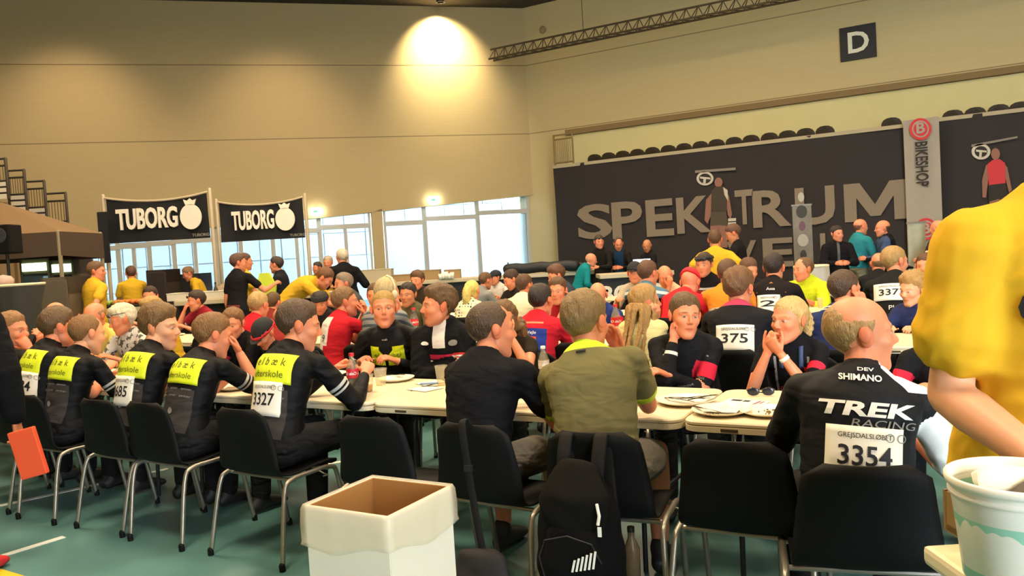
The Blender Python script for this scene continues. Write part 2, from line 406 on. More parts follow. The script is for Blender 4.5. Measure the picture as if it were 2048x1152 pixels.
PEOPLE = []
SKIN = {'fair': 'dc9f78', 'pink': 'd98a64', 'tan': 'bf7d55', 'pale': 'e6b592'}
def person(px, py, Y, yaw, label, hy=0, hp=5, hr=0, lean=12, slouch=14, twist=0, roll=0, sit=True, arms=('table', 'table'), shirt=None, legs=('1b1b1d', 'long'), hair=('short', '4a3524'),
           skin='pink', sex='m', lv=0, fat=1., smax=1.12, smin_=.86, curl=(.45, .45), pn=(None, None), pole=(None, None), chair=True, feet=0, name='person', beard=0, at=None, s=None, shoe='1a1a1a', grp=None, dx=0, longhair=0, chdx=0, rowy=None):
    """px, py: where the middle of the head stands in the view; Y: the row it sits in; yaw: 0 faces away over the tables"""
    a0, a1 = radians(lean), radians(lean+slouch); tw = radians(twist); ro = radians(roll)
    hip = np.array([0, 0, .53 if sit else .93]); N = 11; cs = []; fr = []; p = hip-np.array([0, 0, 0]); ts = [q[0] for q in TORSO]
    def frame(t): f = min(max(t/.5, -.2), 1.1); return rzm(tw*f)@ry(ro*f)@rx(-(a0*.4+(a1-a0*.4)*min(max(f, 0)*1.05, 1)))
    prev = 0.; cen = {}
    pos = hip+frame(-.05)@np.array([0, 0, -.10]); t0 = -.10
    for t in ts:
        while t0 < t-1e-6:
            st = min(.02, t-t0); pos = pos+frame(t0+st/2)@np.array([0, 0, st]); t0 += st
        cen[t] = pos.copy()
    tor = [(cen[t]+frame(t)@np.array([0, yo, 0]), frame(t), w*fat**(1.6 if t < .3 else .6), d*fat**(2 if t < .3 else .8)) for t, w, d, yo in TORSO]
    Cf = frame(.42); Cc = cen[.42]; NB = cen[.51]
    nd = unit(Cf@np.array([0, .12, 1])+np.array([0, .06, .55])); HC = NB+nd*.110+np.array([0, .014, 0])
    HR = rzm(radians(hy))@rx(-radians(hp))@ry(radians(hr))*1.08; hf = rzm(radians(hy))
    sw = .180 if sex == 'm' else .160
    if sex == 'k': sw = .150
    S = {-1: Cc+Cf@np.array([-sw, .01, .0]), 1: Cc+Cf@np.array([sw, .01, .0])}
    arm = {}
    for i, sd in ((0, -1), (1, 1)):
        a = arms[i]; hint = None; pl = (sd*.6, -.25, -1.)
        if a == 'table': T = (sd*.13, .44, .80 if sit else 1.0); hint = (-sd*.4, 0, -1)
        elif a == 'lap': T = (sd*.10, .30, .66); hint = (0, 0, -1)
        elif a == 'down': T = (sd*.24, .06, .74 if not sit else .55); hint = (-sd, 0, 0); pl = (sd*.3, -1, 0)
        elif a == 'mouth': T = HC+hf@np.array([sd*.04, .15, -.13]); hint = HC-T
        elif a == 'cheek': T = HC+hf@np.array([sd*.085, .03, -.13]); hint = (HC+np.array([0, 0, .1]))-T
        elif a == 'cross': T = Cc+Cf@np.array([-sd*.10, .19, -.20+.03*sd]); hint = (0, -1, .1); pl = (sd*1., .2, -.8)
        elif a == 'hip': T = (sd*.2, .02, .98); hint = (-sd, 0, 0); pl = (sd, -.8, 0)
        elif a == 'front': T = Cc+Cf@np.array([sd*.10, .36, -.22]); hint = (-sd, 0, -.3)
        elif a[0] == 'H': T = HC+hf@np.array(a[1:]); hint = HC-T
        else: T = np.array(a, float); hint = (-sd*.5, 0, -1)
        if pn[i] is not None: hint = pn[i]
        if pole[i] is not None: pl = pole[i]
        Ss = S[sd]+(np.array(T)-S[sd])*.06
        Ej, Wj = ik(Ss, T, .285, .255, pl); arm[sd] = (Ss, Ej, Wj, np.array(hint, float), curl[i])
    # placement
    if at is None:
        P = atY(px, py, Y); hz = HC[2]
        if s is None: s = min(smax, max(smin_, P[2]/hz))
        R = rzm(radians(yaw))
        if rowy is not None:
            for _ in range(4): P = atY(px, py, rowy+float((R@np.array([HC[0], HC[1], 0]))[1])*s); s = min(smax, max(smin_, P[2]/hz))
        off = R@np.array([HC[0], HC[1], 0])*s; root_loc = (P[0]-off[0]+dx, P[1]-off[1], 0)
    else: root_loc = at; s = s or 1.
    root = thing(name, label, 'person' if sex != 'k' else 'person', root_loc, radians(yaw), grp); root.scale = (s, s, s)
    info = dict(root=root, s=s, HC=HC, HR=HR, Cc=Cc, Cf=Cf, arm=arm, frame=frame, cen=cen, sex=sex, lv=lv, yaw=yaw, hip=hip)
    vb = (.014, .011, .0075)[lv]; vh = (.0075, .0055, .0036)[lv]
    tone = np.array(lin(SKIN[skin]))
    # ---- body skin: one mesh
    g = G()
    g.tube([c for c, f, w, d in tor[2:]], [(w-.022, d-.022) for c, f, w, d in tor[2:]], 16, tor[5][1]@np.array([1, 0, 0]))
    g.tube([NB-nd*.04, NB+nd*.03, HC-nd*.04], [(.060, .058), (.054, .056), (.053, .058)] if sex == 'm' else [(.052, .05), (.044, .046), (.044, .05)], 14)
    q = 1. if sex == 'm' else .86
    for sd in (-1, 1):
        Ss, Ej, Wj, hint, cu = arm[sd]
        g.tube([Ss, Ss+(Ej-Ss)*.35, Ss+(Ej-Ss)*.75, Ej], [.052*q, .050*q, .042*q, .039*q], 12)
        g.tube([Ej, Ej+(Wj-Ej)*.25, Ej+(Wj-Ej)*.7, Wj], [.039*q, .042*q, .033*q, .026*q], 12)
    if sit:
        K = {sd: np.array([sd*.15, .42, .52]) for sd in (-1, 1)}; A = {sd: np.array([sd*.15, .40+feet, .09]) for sd in (-1, 1)}
    else:
        K = {sd: np.array([sd*.105, .025, .50]) for sd in (-1, 1)}; A = {sd: np.array([sd*.12, -.01, .09]) for sd in (-1, 1)}
    for sd in (-1, 1):
        hj = hip+np.array([sd*.09, 0, 0])
        g.tube([hj+(K[sd]-hj)*.1, hj+(K[sd]-hj)*.4, K[sd]], [.074, .070, .054], 12); g.tube([K[sd], K[sd]+(A[sd]-K[sd])*.3, A[sd]], [.052, .055, .036], 12)
        g.tube([A[sd], A[sd]+np.array([0, .05, -.05]), A[sd]+np.array([0, .13, -.06])], [.036, .032, .025], 10)
    bv, bf = remesh(g.V, g.F, vb, 3)
    h = G(); info['grip'] = {}
    for sd in (-1, 1):
        Ss, Ej, Wj, hint, cu = arm[sd]; info['grip'][sd] = hand(Wj, Wj-Ej, hint, sd, cu, h)
    hv, hfc = remesh(h.V, h.F, vh, 2)
    Pn, Dn, Fh = head_geo(sex, 4 if lv == 0 else 5 if lv == 1 else 6)
    c = np.tile(tone, (len(Pn), 1)); ax = abs(Pn[:, 0]); y = Pn[:, 1]; z = Pn[:, 2]; frn = sstep(y, .03, .06)
    warm = np.array((1.12, .80, .72)); hairc = np.array(lin(hair[1]))
    def blend(w, col): return c*(1-w[:, None])+col*w[:, None]
    ck = np.exp(-(((ax-.042)/.018)**2+((z+.03)/.02)**2))*frn*.55; c = blend(ck, tone*warm)
    ns = np.exp(-((ax/.014)**2+((z+.022)/.014)**2))*sstep(y, .08, .095)*.5; c = blend(ns, tone*warm)
    if beard: c = blend(sstep(-z, .035, .06)*frn*beard*(1-np.exp(-((ax/.02)**2+((z+.06)/.01)**2))), hairc*.7+tone*.25)
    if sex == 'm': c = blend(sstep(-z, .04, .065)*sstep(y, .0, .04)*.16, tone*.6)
    lip = (np.exp(-((ax/.022)**4+((z+.061)/.0085)**4)))*sstep(y, .07, .078)*.8; c = blend(lip, tone*np.array((.85, .42, .40)))
    mo = (np.exp(-((ax/.022)**4+((z+.0608)/.0018)**2)))*sstep(y, .07, .078)*.8; c = blend(mo, tone*.15)
    br = np.exp(-(((ax-.031)/.016)**4+((z-.0275+(ax-.03)*.12)/.0042)**4))*sstep(y, .04, .055)*.75; c = blend(br, hairc*.6)
    ed = np.linalg.norm(np.c_[ax, y, z]-np.array((.0305, .0715, .006)), axis=1)
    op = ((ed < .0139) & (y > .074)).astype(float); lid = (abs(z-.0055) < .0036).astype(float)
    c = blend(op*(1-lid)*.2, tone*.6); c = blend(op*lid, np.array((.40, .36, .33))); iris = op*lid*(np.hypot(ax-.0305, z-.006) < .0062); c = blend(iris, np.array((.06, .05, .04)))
    lash = np.exp(-(((ax-.031)/.014)**4+((z-.0118)/.0016)**2))*sstep(y, .07, .076)*.7; c = blend(lash, tone*.15)
    hw = [HC+HR@v for v in Pn]
    V = list(bv)+list(hv)+hw; F = list(bf)+[[i+len(bv) for i in f] for f in hfc]+[[i+len(bv)+len(hv) for i in f] for f in Fh]
    tones = [np.tile(tone, (len(bv), 1)), np.tile(tone*np.array((1.03, .9, .86)), (len(hv), 1)), c]
    for sd in (-1, 1):
        RE = rzm(-sd*.35)@rx(.12)
        for cc, rr in (((sd*.078, -.012, -.002), (.009, .021, .033)), ((sd*.084, -.018, .006), (.007, .019, .026))):
            ev, ef = ellip((0, 0, 0), rr, 12, RE); ev = [HC+HR@(v+np.array(cc)) for v in ev]; k = len(V); V += ev; F += [[i+k for i in f] for f in ef]
            tones.append(np.tile(tone*np.array((1.05, .78, .70)), (len(ev), 1)))
    me = mesh_from('body', V, F, True); at_ = me.attributes.new('tone', 'FLOAT_VECTOR', 'POINT'); at_.data.foreach_set('vector', np.vstack(tones).astype(np.float32).ravel())
    link('body', me, skinmat(), root)
    # ---- hair
    if hair[0] != 'none':
        Vh, Fh2 = hair_geo(sex, hair[0], 4 if lv == 0 else 5, px % 17)
        link('hair', mesh_from('hair', [HC+HR@v for v in Vh], Fh2, True), hairmat(hair[1]), root)
    if longhair:
        g = G()
        for k in range(11):
            a = pi*(.28+1.44*k/10); x0 = sin(a)*.07; y0 = cos(a)*.075-.01; top = HC+HR@np.array([x0*.9, y0, .02]); ln = longhair*(1-.12*abs(k-5)/5*rng.random())
            out = np.array([HR[0, 0]*x0+HR[0, 1]*y0, HR[1, 0]*x0+HR[1, 1]*y0, 0])
            bk = out*1.1
            wb = max(0., -cos(a)); mid = Cc+Cf@np.array([x0*1.5, -.125*wb+.0*(1-wb), .085]); end = Cc+Cf@np.array([x0*1.7, -.145*wb+.02*(1-wb)-.02, .085-(ln-.16)])
            pts = [top, top+out*.25+np.array([0, 0, -.08]), mid+np.array([0, 0, .05]), mid+(end-mid)*.35+np.array([.010*sin(k*2.), 0, 0]), mid+(end-mid)*.7+np.array([.012*sin(k*3.+1), 0, 0]), end]
            g.tube(smoothpath(pts, 3), [.024*(1-.6*(j/15)**2) for j in range(16)], 8)
        lv_, lf = remesh(g.V, g.F, .009, 2); lv_ = lv_+pnoise(lv_, 110, k)[:, None]*.0025
        link('long_hair', mesh_from('long_hair', lv_, lf, True), hairmat(hair[1]), root)
    # ---- shirt
    sh = shirt or dict(col='222222'); slv = sh.get('sleeve', .55); loose = sh.get('loose', .006); hem = sh.get('hem', -.04)
    g = G(); TT = [(c_, f_, w_, d_) for (c_, f_, w_, d_), t in zip(tor, ts) if t >= hem-1e-6]
    g.tube([q_[0] for q_ in TT], [(w_+loose, d_+loose) for _, _, w_, d_ in TT], 20, tor[5][1]@np.array([1, 0, 0]), cap=False)
    if not sit and hem < -.05:
        g.tube([tor[0][0]+np.array([0, 0, -.06]), tor[0][0]+np.array([0, 0, .05])], [(.172*fat+loose, .132*fat+loose)]*2, 20, (1, 0, 0), cap=False)
    g.tube([NB-nd*.03, NB+nd*sh.get('collar', .006)], [(.068, .066), (.060, .062)] if sex == 'm' else [(.06, .056), (.052, .052)], 14)
    for sd in (-1, 1):
        Ss, Ej, Wj, hint, cu = arm[sd]; up = Cf@np.array([0, 0, 1])
        g.tube([Cc+Cf@np.array([sd*.05, -.005, .03]), Cc+Cf@np.array([sd*.11, 0, .022]), Ss], [.048, .050, .050+loose], 12)
        L = min(slv, 1.); lo = loose+.002
        g.tube([Ss, Ss+(Ej-Ss)*L*.5, Ss+(Ej-Ss)*L], [.053*q+lo, .051*q+lo, (.043 if L > .9 else .048)*q+lo*1.3], 14)
        if slv > 1:
            e = slv-1; g.tube([Ej, Ej+(Wj-Ej)*e*.3, Ej+(Wj-Ej)*e], [.043*q+lo, .043*q+lo, (.029 if e > .8 else .036)*q+lo*.8], 14)
    sv, sf = remesh(g.V, g.F, (.014, .012, .008)[lv], 5, .55)
    # folds that belong to the cloth
    am = (.0012, .0013, .0014)[lv]*sh.get('fold', 1)
    sv = sv+np.array([0, 0, 0])
    me = mesh_from('shirt', sv, sf, True)
    nr = np.empty(len(me.vertices)*3, np.float32); me.vertex_normals.foreach_get('vector', nr); nr = nr.reshape(-1, 3)
    sv = sv+nr*(am*(pnoise(sv*np.array([1, 1, 1.8]), 22, px % 13)+.6*pnoise(sv, 70, 2)))[:, None]
    crease = np.zeros(len(sv))
    for sd in (-1, 1):
        Ss, Ej, Wj, _, _ = arm[sd]
        for pt, ax_, rad, fq in ((Ej, unit(Wj-Ss), .085, 120), (Ss-np.array([0, 0, .10])-np.array([sd*.02, 0, 0]), unit(np.array([sd*.5, 0, 1])), .15, 75)):
            dd = np.linalg.norm(sv-pt, axis=1); crease += np.exp(-(dd/rad)**2)*np.abs(np.sin((sv@ax_)*fq/2+2*pnoise(sv, 25, px % 5)))
    wz = np.exp(-((sv-(hip+np.array([0, .04, .13])))[:, 2]/.075)**2)*(np.abs(sv[:, 0]) < .25); crease += .9*wz*np.abs(np.sin(sv[:, 2]*48+1.8*pnoise(sv, 16, 4)))
    sv = sv-nr*(crease*(.0065 if lv else .004)*(1.3 if loose > .008 else .8))[:, None]
    me.vertices.foreach_set('co', sv.astype(np.float32).ravel()); me.update()
    Fm = frame(.30); Fc = cen[.30]; tc = (sv-Fc)@Fm; tc[:, 2] += .30
    aa = np.zeros((len(sv), 3)); aa[:, 1] = -1
    for sd in (-1, 1):
        Ss, Ej, Wj, _, _ = arm[sd]
        for off, a_, b_ in ((0, Ss, Ej), (1, Ej, Wj)):
            ab = b_-a_; t = ((sv-a_)@ab)/(ab@ab); tcl = np.clip(t, 0, 1); dd = np.linalg.norm(sv-a_-tcl[:, None]*ab, axis=1)
            mk = (dd < .085) & ((t > .12) | (off == 1)) & (t < 1.3); mk &= ~((off == 0) & (t < .3) & (abs(tc[:, 0]) < sw*.85))
            better = mk & (np.where(aa[:, 1] < 0, 9, aa[:, 2]) > dd)
            aa[better, 0] = sd; aa[better, 1] = off+np.clip(t[better], 0, 1); aa[better, 2] = dd[better]
    for nm, arr in (('torso', tc), ('arm', aa)):
        at_ = me.attributes.new(nm, 'FLOAT_VECTOR', 'POINT'); at_.data.foreach_set('vector', arr.astype(np.float32).ravel())
    so = link(sh.get('name', 'shirt'), me, cloth(sh.get('mat', 'cloth_'+sh['col']), sh['col'], sh.get('masks', ()), sh.get('rough', .85), sh.get('bump', .5)*.55), root)
    info['shirt'] = so; info['bvh'] = BVHTree.FromPolygons([Vector(v) for v in sv.tolist()], sf)
    # ---- legs and shoes
    lc, ll = legs; g = G(); lo = .010 if ll != 'tight' else .004
    g.tube([hip+np.array([0, .01, -.085]), hip+np.array([0, 0, -.05]), hip+np.array([0, 0, .01]), hip+frame(0)@np.array([0, 0, .05])], [(.15, .10), (.175, .135), (.172, .132), (.145, .10)], 18, cap=False)
    for sd in (-1, 1):
        hj = hip+np.array([sd*.09, 0, 0]); e = 1 if ll == 'long' else .72
        g.tube([hj, hj+(K[sd]-hj)*.4*e, hj+(K[sd]-hj)*e], [.088+lo, .078+lo, (.058 if e == 1 else .068)+lo*(2.2 if ll == 'shorts' else 1)], 14)
        if ll == 'long': g.tube([K[sd], K[sd]+(A[sd]-K[sd])*.4, A[sd]+np.array([0, 0, .02])], [.060+lo, .056+lo, .048+lo], 14)
    lv2, lf2 = remesh(g.V, g.F, (.018, .014, .010)[lv], 4)
    link('trousers' if ll == 'long' else 'shorts', mesh_from('legs', lv2, lf2, True), cloth('leg_'+lc, lc, (), .85, .7), root)
    for sd in (-1, 1):
        g = G(); a = A[sd]; g.tube([a+np.array([0, -.055, -.045]), a+np.array([0, -.02, -.03]), a+np.array([0, .06, -.038]), a+np.array([0, .13, -.052]), a+np.array([0, .175, -.06])], [(.034, .042), (.040, .05), (.044, .044), (.046, .032), (.034, .022)], 12)
        g.tube([a+np.array([0, -.01, 0]), a+np.array([0, -.01, .03])], [.046, .043], 12)
        vv, ff = remesh(g.V, g.F, .012, 2); vv[:, 2] = np.maximum(vv[:, 2], .003)
        link('shoe', mesh_from('shoe', vv, ff, True), mat('shoe_'+shoe, shoe, .6), root)
    PEOPLE.append(info)
    if sit and chair:
        CHAIRS.append((root_loc[0]+chdx, root_loc[1], yaw, label))
    return info
CHAIRS = []

def onshirt(p, V, side, z0, x0=0., off=.004, rot=0.):
    """lay flat points (x, y) of V on the chest or back at height z0 up the spine"""
    sg = -1 if side == 'back' else 1; out = []; Fm = p['frame'](.30); Fc = p['cen'][.30]; bvh = p['bvh']; last = None
    for v in V:
        x = x0+(v[0]*cos(rot)-v[1]*sin(rot)); z = z0+(v[0]*sin(rot)+v[1]*cos(rot))
        xx = x if side == 'back' else -x
        o = Fc+Fm@np.array([xx, sg*.45, z-.30]); d = Fm@np.array([0, -sg, 0])
        hit = bvh.ray_cast(Vector(o), Vector(d), .45)
        if hit[0] is None or hit[3] > .445:
            dist = last if last is not None else .33
        else: dist = hit[3]; last = dist
        out.append(o+d*(dist-off-(v[2] if len(v) > 2 else 0)))
    return out
def patch(p, name, m, side, x0, x1, z0, z1, off=.003, nx=14, nz=10, label=None, wave=0., parent=None):
    V = []; F = []
    for j in range(nz+1):
        for i in range(nx+1):
            u = i/nx; w = j/nz; V.append((x0+(x1-x0)*u, z0+(z1-z0)*w+wave*sin(u*7)*w, 0))
    n = len(V)
    front = onshirt(p, [(a, b, 0) for a, b, _ in V], side, 0, 0, off+.0015); backf = onshirt(p, [(a, b, 0) for a, b, _ in V], side, 0, 0, off-.002)
    for j in range(nz):
        for i in range(nx): a = j*(nx+1)+i; F.append([a, a+1, a+nx+2, a+nx+1])
    cnt = {}
    for f in F:
        for k in range(4): cnt[(f[k], f[(k+1) % 4])] = 1
    rim = [[b, a, a+n, b+n] for a, b in cnt if (b, a) not in cnt]
    me = mesh_from(name, front+backf, F+[[i+n for i in f[::-1]] for f in F]+rim, True)
    o = link(name, me, m, parent or p['shirt'])
    if label: o['label'] = label
    return o
def print_(p, s, m, side, z, x=0., size=.04, width=None, off=.0065, name='lettering', rot=0., label=None, **kw):
    V, F = text_geo(s, 1, **kw); w = max(v[0] for v in V)-min(v[0] for v in V); sx = size if width is None else width/w
    bm = bmesh.new(); vs = [bm.verts.new((v[0]*sx, v[1]*size, 0)) for v in V]
    for f in F:
        try: bm.faces.new([vs[i] for i in f])
        except ValueError: pass
    bmesh.ops.triangulate(bm, faces=bm.faces[:])
    for _ in range(3):
        lg = [e for e in bm.edges if e.calc_length() > .022]
        if not lg: break
        bmesh.ops.subdivide_edges(bm, edges=lg, cuts=1); bmesh.ops.triangulate(bm, faces=bm.faces[:])
    bm.verts.index_update(); V2 = [tuple(v.co) for v in bm.verts]; F2 = [[v.index for v in f.verts] for f in bm.faces]; bm.free()
    o = link(name, mesh_from(name, onshirt(p, V2, side, z, x, off, rot), F2), m, p['shirt'])
    if label: o['label'] = label
    return o
def shape_(p, polys, m, side, z, x=0., off=.0065, name='logo', label=None):
    V = []; F = []
    for pl in polys: k = len(V); V += [(a, b, 0) for a, b in pl]; F.append(list(range(k, k+len(pl))))
    return link(name, mesh_from(name, onshirt(p, V, side, z, x, off), F), m, p['shirt'])
# ------------------------------------------------------------------ materials
def wallmat(name, c1, joints, stripe=.06):
    m = bpy.data.materials.new(name); m.use_nodes = True; nt = m.node_tree; L = nt.links; b = nt.nodes['Principled BSDF']; b.inputs['Roughness'].default_value = .9
    tc = nt.nodes.new('ShaderNodeTexCoord'); sp = nt.nodes.new('ShaderNodeSeparateXYZ'); L.new(tc.outputs['Object'], sp.inputs[0])
    mp = nt.nodes.new('ShaderNodeMapping'); mp.inputs['Scale'].default_value = (.4, .4, 9); L.new(tc.outputs['Object'], mp.inputs[0])
    n = nt.nodes.new('ShaderNodeTexNoise'); n.inputs['Scale'].default_value = 3; n.inputs['Detail'].default_value = 5; L.new(mp.outputs[0], n.inputs['Vector'])
    c = lin(c1); mx = nt.nodes.new('ShaderNodeMixRGB'); mx.inputs[1].default_value = (*[x*(1-stripe) for x in c], 1); mx.inputs[2].default_value = (*[x*(1+stripe) for x in c], 1)
    L.new(n.outputs['Fac'], mx.inputs[0]); cur = mx.outputs[0]
    for z in joints:
        s_ = nt.nodes.new('ShaderNodeMath'); s_.operation = 'SUBTRACT'; L.new(sp.outputs[2], s_.inputs[0]); s_.inputs[1].default_value = z
        a = nt.nodes.new('ShaderNodeMath'); a.operation = 'ABSOLUTE'; L.new(s_.outputs[0], a.inputs[0])
        l = nt.nodes.new('ShaderNodeMath'); l.operation = 'LESS_THAN'; L.new(a.outputs[0], l.inputs[0]); l.inputs[1].default_value = .014
        k = nt.nodes.new('ShaderNodeMixRGB'); L.new(l.outputs[0], k.inputs[0]); L.new(cur, k.inputs[1]); k.inputs[2].default_value = (*[x*.45 for x in c], 1); cur = k.outputs[0]
    L.new(cur, b.inputs['Base Color']); _M[name] = m; return m
M_white = mat('white_laminate', 'dccfae', .42, bump=.05, bscale=200)
M_black = mat('black_plastic', '09090a', .65, spec=.2)
M_steel = mat('grey_steel', '9a9488', .38, .75)
M_dsteel = mat('dark_steel', '26262a', .5, .4)
M_paper = mat('paper', 'f2ecd9', .8); M_ink = mat('ink', '15151a', .7); M_neon = mat('neon_panel', 'dbe61e', .65, bump=.3, bscale=14)
M_logo = mat('logo_white', 'e9e6dc', .7); M_red = mat('red_print', 'c8202a', .7); M_grey = mat('grey_print', '8d8880', .7); M_inkgreen = mat('olive_ink', '4d5210', .7)
M_frame = mat('window_frame', 'c9c6bd', .6); M_canvas = mat('black_canvas', '111014', .85, bump=.3, bscale=5)
M_glass = glassy('glass', 'e8f2fb', .92, .05)

# ------------------------------------------------------------------ shell of the hall
YR = 22.8; XC = float(atY(1055, 200, YR)[0]); dL = np.array([-1, -1, 0])/sqrt(2); CEIL = 9.25
def onL(px, py, off=0.):
    """point on the left wall (or on a plane off metres in front of it)"""
    c = np.array([XC, YR, 0])+np.array([1, -1, 0])/sqrt(2)*off; d = ray(px, py); nn = np.array([1, -1, 0.]); return EYE+d*(nn@(c-EYE))/(nn@d)
def sL(p): return float((np.array(p)-np.array([XC, YR, 0]))[:2]@dL[:2])
def L3(s, z, off=0.): return np.array([XC, YR, 0])+dL*s+np.array([1, -1, 0])/sqrt(2)*off+np.array([0, 0, z])
def struct(o): o['kind'] = 'structure'; return o
m = bpy.data.materials.new('floor_vinyl'); m.use_nodes = True; b = m.node_tree.nodes['Principled BSDF']; _M['floor'] = m
n = m.node_tree.nodes.new('ShaderNodeTexNoise'); n.inputs['Scale'].default_value = 1.3; n.inputs['Detail'].default_value = 8
cr = m.node_tree.nodes.new('ShaderNodeMixRGB'); cr.inputs[1].default_value = (*lin('4a7574'), 1); cr.inputs[2].default_value = (*lin('5a8785'), 1)
m.node_tree.links.new(n.outputs['Fac'], cr.inputs[0]); m.node_tree.links.new(cr.outputs[0], b.inputs['Base Color']); b.inputs['Roughness'].default_value = .38
g = G(); g.box((-9, 9, -.1), (44, 36, .2)); struct(g.obj('floor', m))
def strip(name, a, b_, w, m_):
    a = np.array(a[:2]); b_ = np.array(b_[:2]); d = unit(b_-a); nrm = np.array([-d[1], d[0]])*w/2; g = G()
    g.prism([tuple(a-nrm), tuple(b_-nrm), tuple(b_+nrm), tuple(a+nrm)], .0, .003); return struct(g.obj(name, m_))
M_line = mat('line_white', 'd8dcd4', .5); M_yel = mat('line_yellow', 'e0b414', .5)
a = atZ(5, 1112, 0); b_ = atZ(128, 1074, 0); strip('trim_1', a, b_, .05, M_line)
a2 = atZ(0, 1012, 0); b2 = atZ(145, 980, 0); strip('trim_2', a2, b2+(b2-a2)*1.5, .05, M_line)
a3 = atZ(-60, 1128, 0); b3 = atZ(40, 1158, 0); strip('trim_3', a3, b3, .06, M_yel)
a4 = atZ(640, 930, 0); b4 = atZ(845, 900, 0); strip('trim_4', a4, b4, .05, M_line)
j1, j2 = float(onL(500, 130)[2]), float(onL(500, 279)[2])
WL = wallmat('wall_panels_left', 'c9b080', [j1, j2, .0]); WR = wallmat('wall_panels_right', 'cdb886', [j1-.0, j2])
# left wall with the long window opening under a header
s0, s1 = sL(onL(1175, 300)), sL(onL(60, 400)); hz0 = float(onL(1110, 385)[2]); hzm = float(onL(640, 436)[2]); hz1 = float(onL(150, 478)[2]); sm = sL(onL(640, 436)); sa = sL(onL(1110, 385)); sb = sL(onL(146, 479))
g = G(); th = -.35
def wplate(poly): g.plate(poly, L3(0, 0), dL, (0, 0, 1), th)   # th along dL x z
nn = np.cross(dL, [0, 0, 1])
th = .35 if nn@np.array([1, -1, 0]) < 0 else -.35
S_END = 17.0
top = [(-.4, CEIL), (S_END, CEIL), (S_END, hz1), (sb, hz1), (sm, hzm), (sa, hz0), (-.4, hz0+.2)]
wplate(top); wplate([(sb, 0), (sb, hz1), (S_END, hz1), (S_END, 0)]); wplate([(-.4, 0), (-.4, hz0), (-.1, hz0), (-.1, 0)])
sp0, sp1 = sL(onL(768, 480)), sL(onL(747, 480)); zz = hzm+.2
wplate([(sp0, 0), (sp0, zz), (sp1, zz-.1), (sp1, 0)])
struct(g.obj('wall_left', WL))
g = G(); g.box((XC+16, YR+.2, CEIL/2), (33, .4, CEIL)); struct(g.obj('wall_right', WR))
zl = float(atY(1600, 201, YR)[2]); zl2 = float(atY(1140, 268, YR)[2])
g = G(); xl = float(atY(1135, 268, YR)[0]); g.box((xl+14, YR-.09, zl+.0), (28, .18, .16)); struct(g.obj('trim_5', mat('ledge', '8a7148', .8)))
g = G(); g.box((xl+14, YR-.015, (zl+3)/2), (28, .03, zl-3-.16)); g.V = [(v[0], v[1], v[2]+1.4) for v in g.V]
g = G(); g.box((xl+14, YR-.02, zl/2), (28, .04, zl-.17)); struct(g.obj('trim_6', mat('lower_wall_paint', 'ddd094', .85)))
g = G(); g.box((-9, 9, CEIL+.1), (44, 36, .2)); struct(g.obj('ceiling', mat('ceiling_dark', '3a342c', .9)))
g = G(); pe = L3(S_END, 0); g.box((pe[0]+8, -3.1, CEIL/2), (40, .3, CEIL)); struct(g.obj('wall_back', mat('wall_behind', '9a8a6a', .9)))
g = G(); g.box((pe[0]-.2, (pe[1]-3)/2+.2, CEIL/2), (.3, pe[1]+3.4, CEIL)); struct(g.obj('wall_far_left', mat('wall_behind', '9a8a6a', .9)))
g = G(); g.box((8.5, 10, CEIL/2), (.3, 26, CEIL)); struct(g.obj('wall_far_right', mat('wall_behind', '9a8a6a', .9)))
g = G(); 
# windows: bays between mullions, from the photograph's columns
M_blind = bpy.data.materials.new('blind'); M_blind.use_nodes = True; nt = M_blind.node_tree; nt.nodes.clear()
o_ = nt.nodes.new('ShaderNodeOutputMaterial'); t_ = nt.nodes.new('ShaderNodeBsdfTranslucent'); d_ = nt.nodes.new('ShaderNodeBsdfDiffuse'); x_ = nt.nodes.new('ShaderNodeMixShader')
t_.inputs[0].default_value = (.95, .98, 1, 1); d_.inputs[0].default_value = (.9, .93, .95, 1); x_.inputs[0].default_value = .25
nt.links.new(t_.outputs[0], x_.inputs[1]); nt.links.new(d_.outputs[0], x_.inputs[2]); nt.links.new(x_.outputs[0], o_.inputs[0])
cols = [1150, 1062, 960, 853, 771, 744, 640, 545, 480, 430, 345, 295, 232, 146]; ztr = {}
wi = 1
def lp(s, z, off): return L3(s, z, off)
def bar(g, sA, sB, zA, zB, o0, o1):
    P = [lp(sA, zA, o0), lp(sB, zA, o0), lp(sB, zA, o1), lp(sA, zA, o1), lp(sA, zB, o0), lp(sB, zB, o0), lp(sB, zB, o1), lp(sA, zB, o1)]
    g.add(P, [[0,3,2,1],[4,5,6,7],[0,1,5,4],[1,2,6,5],[2,3,7,6],[3,0,4,7]])
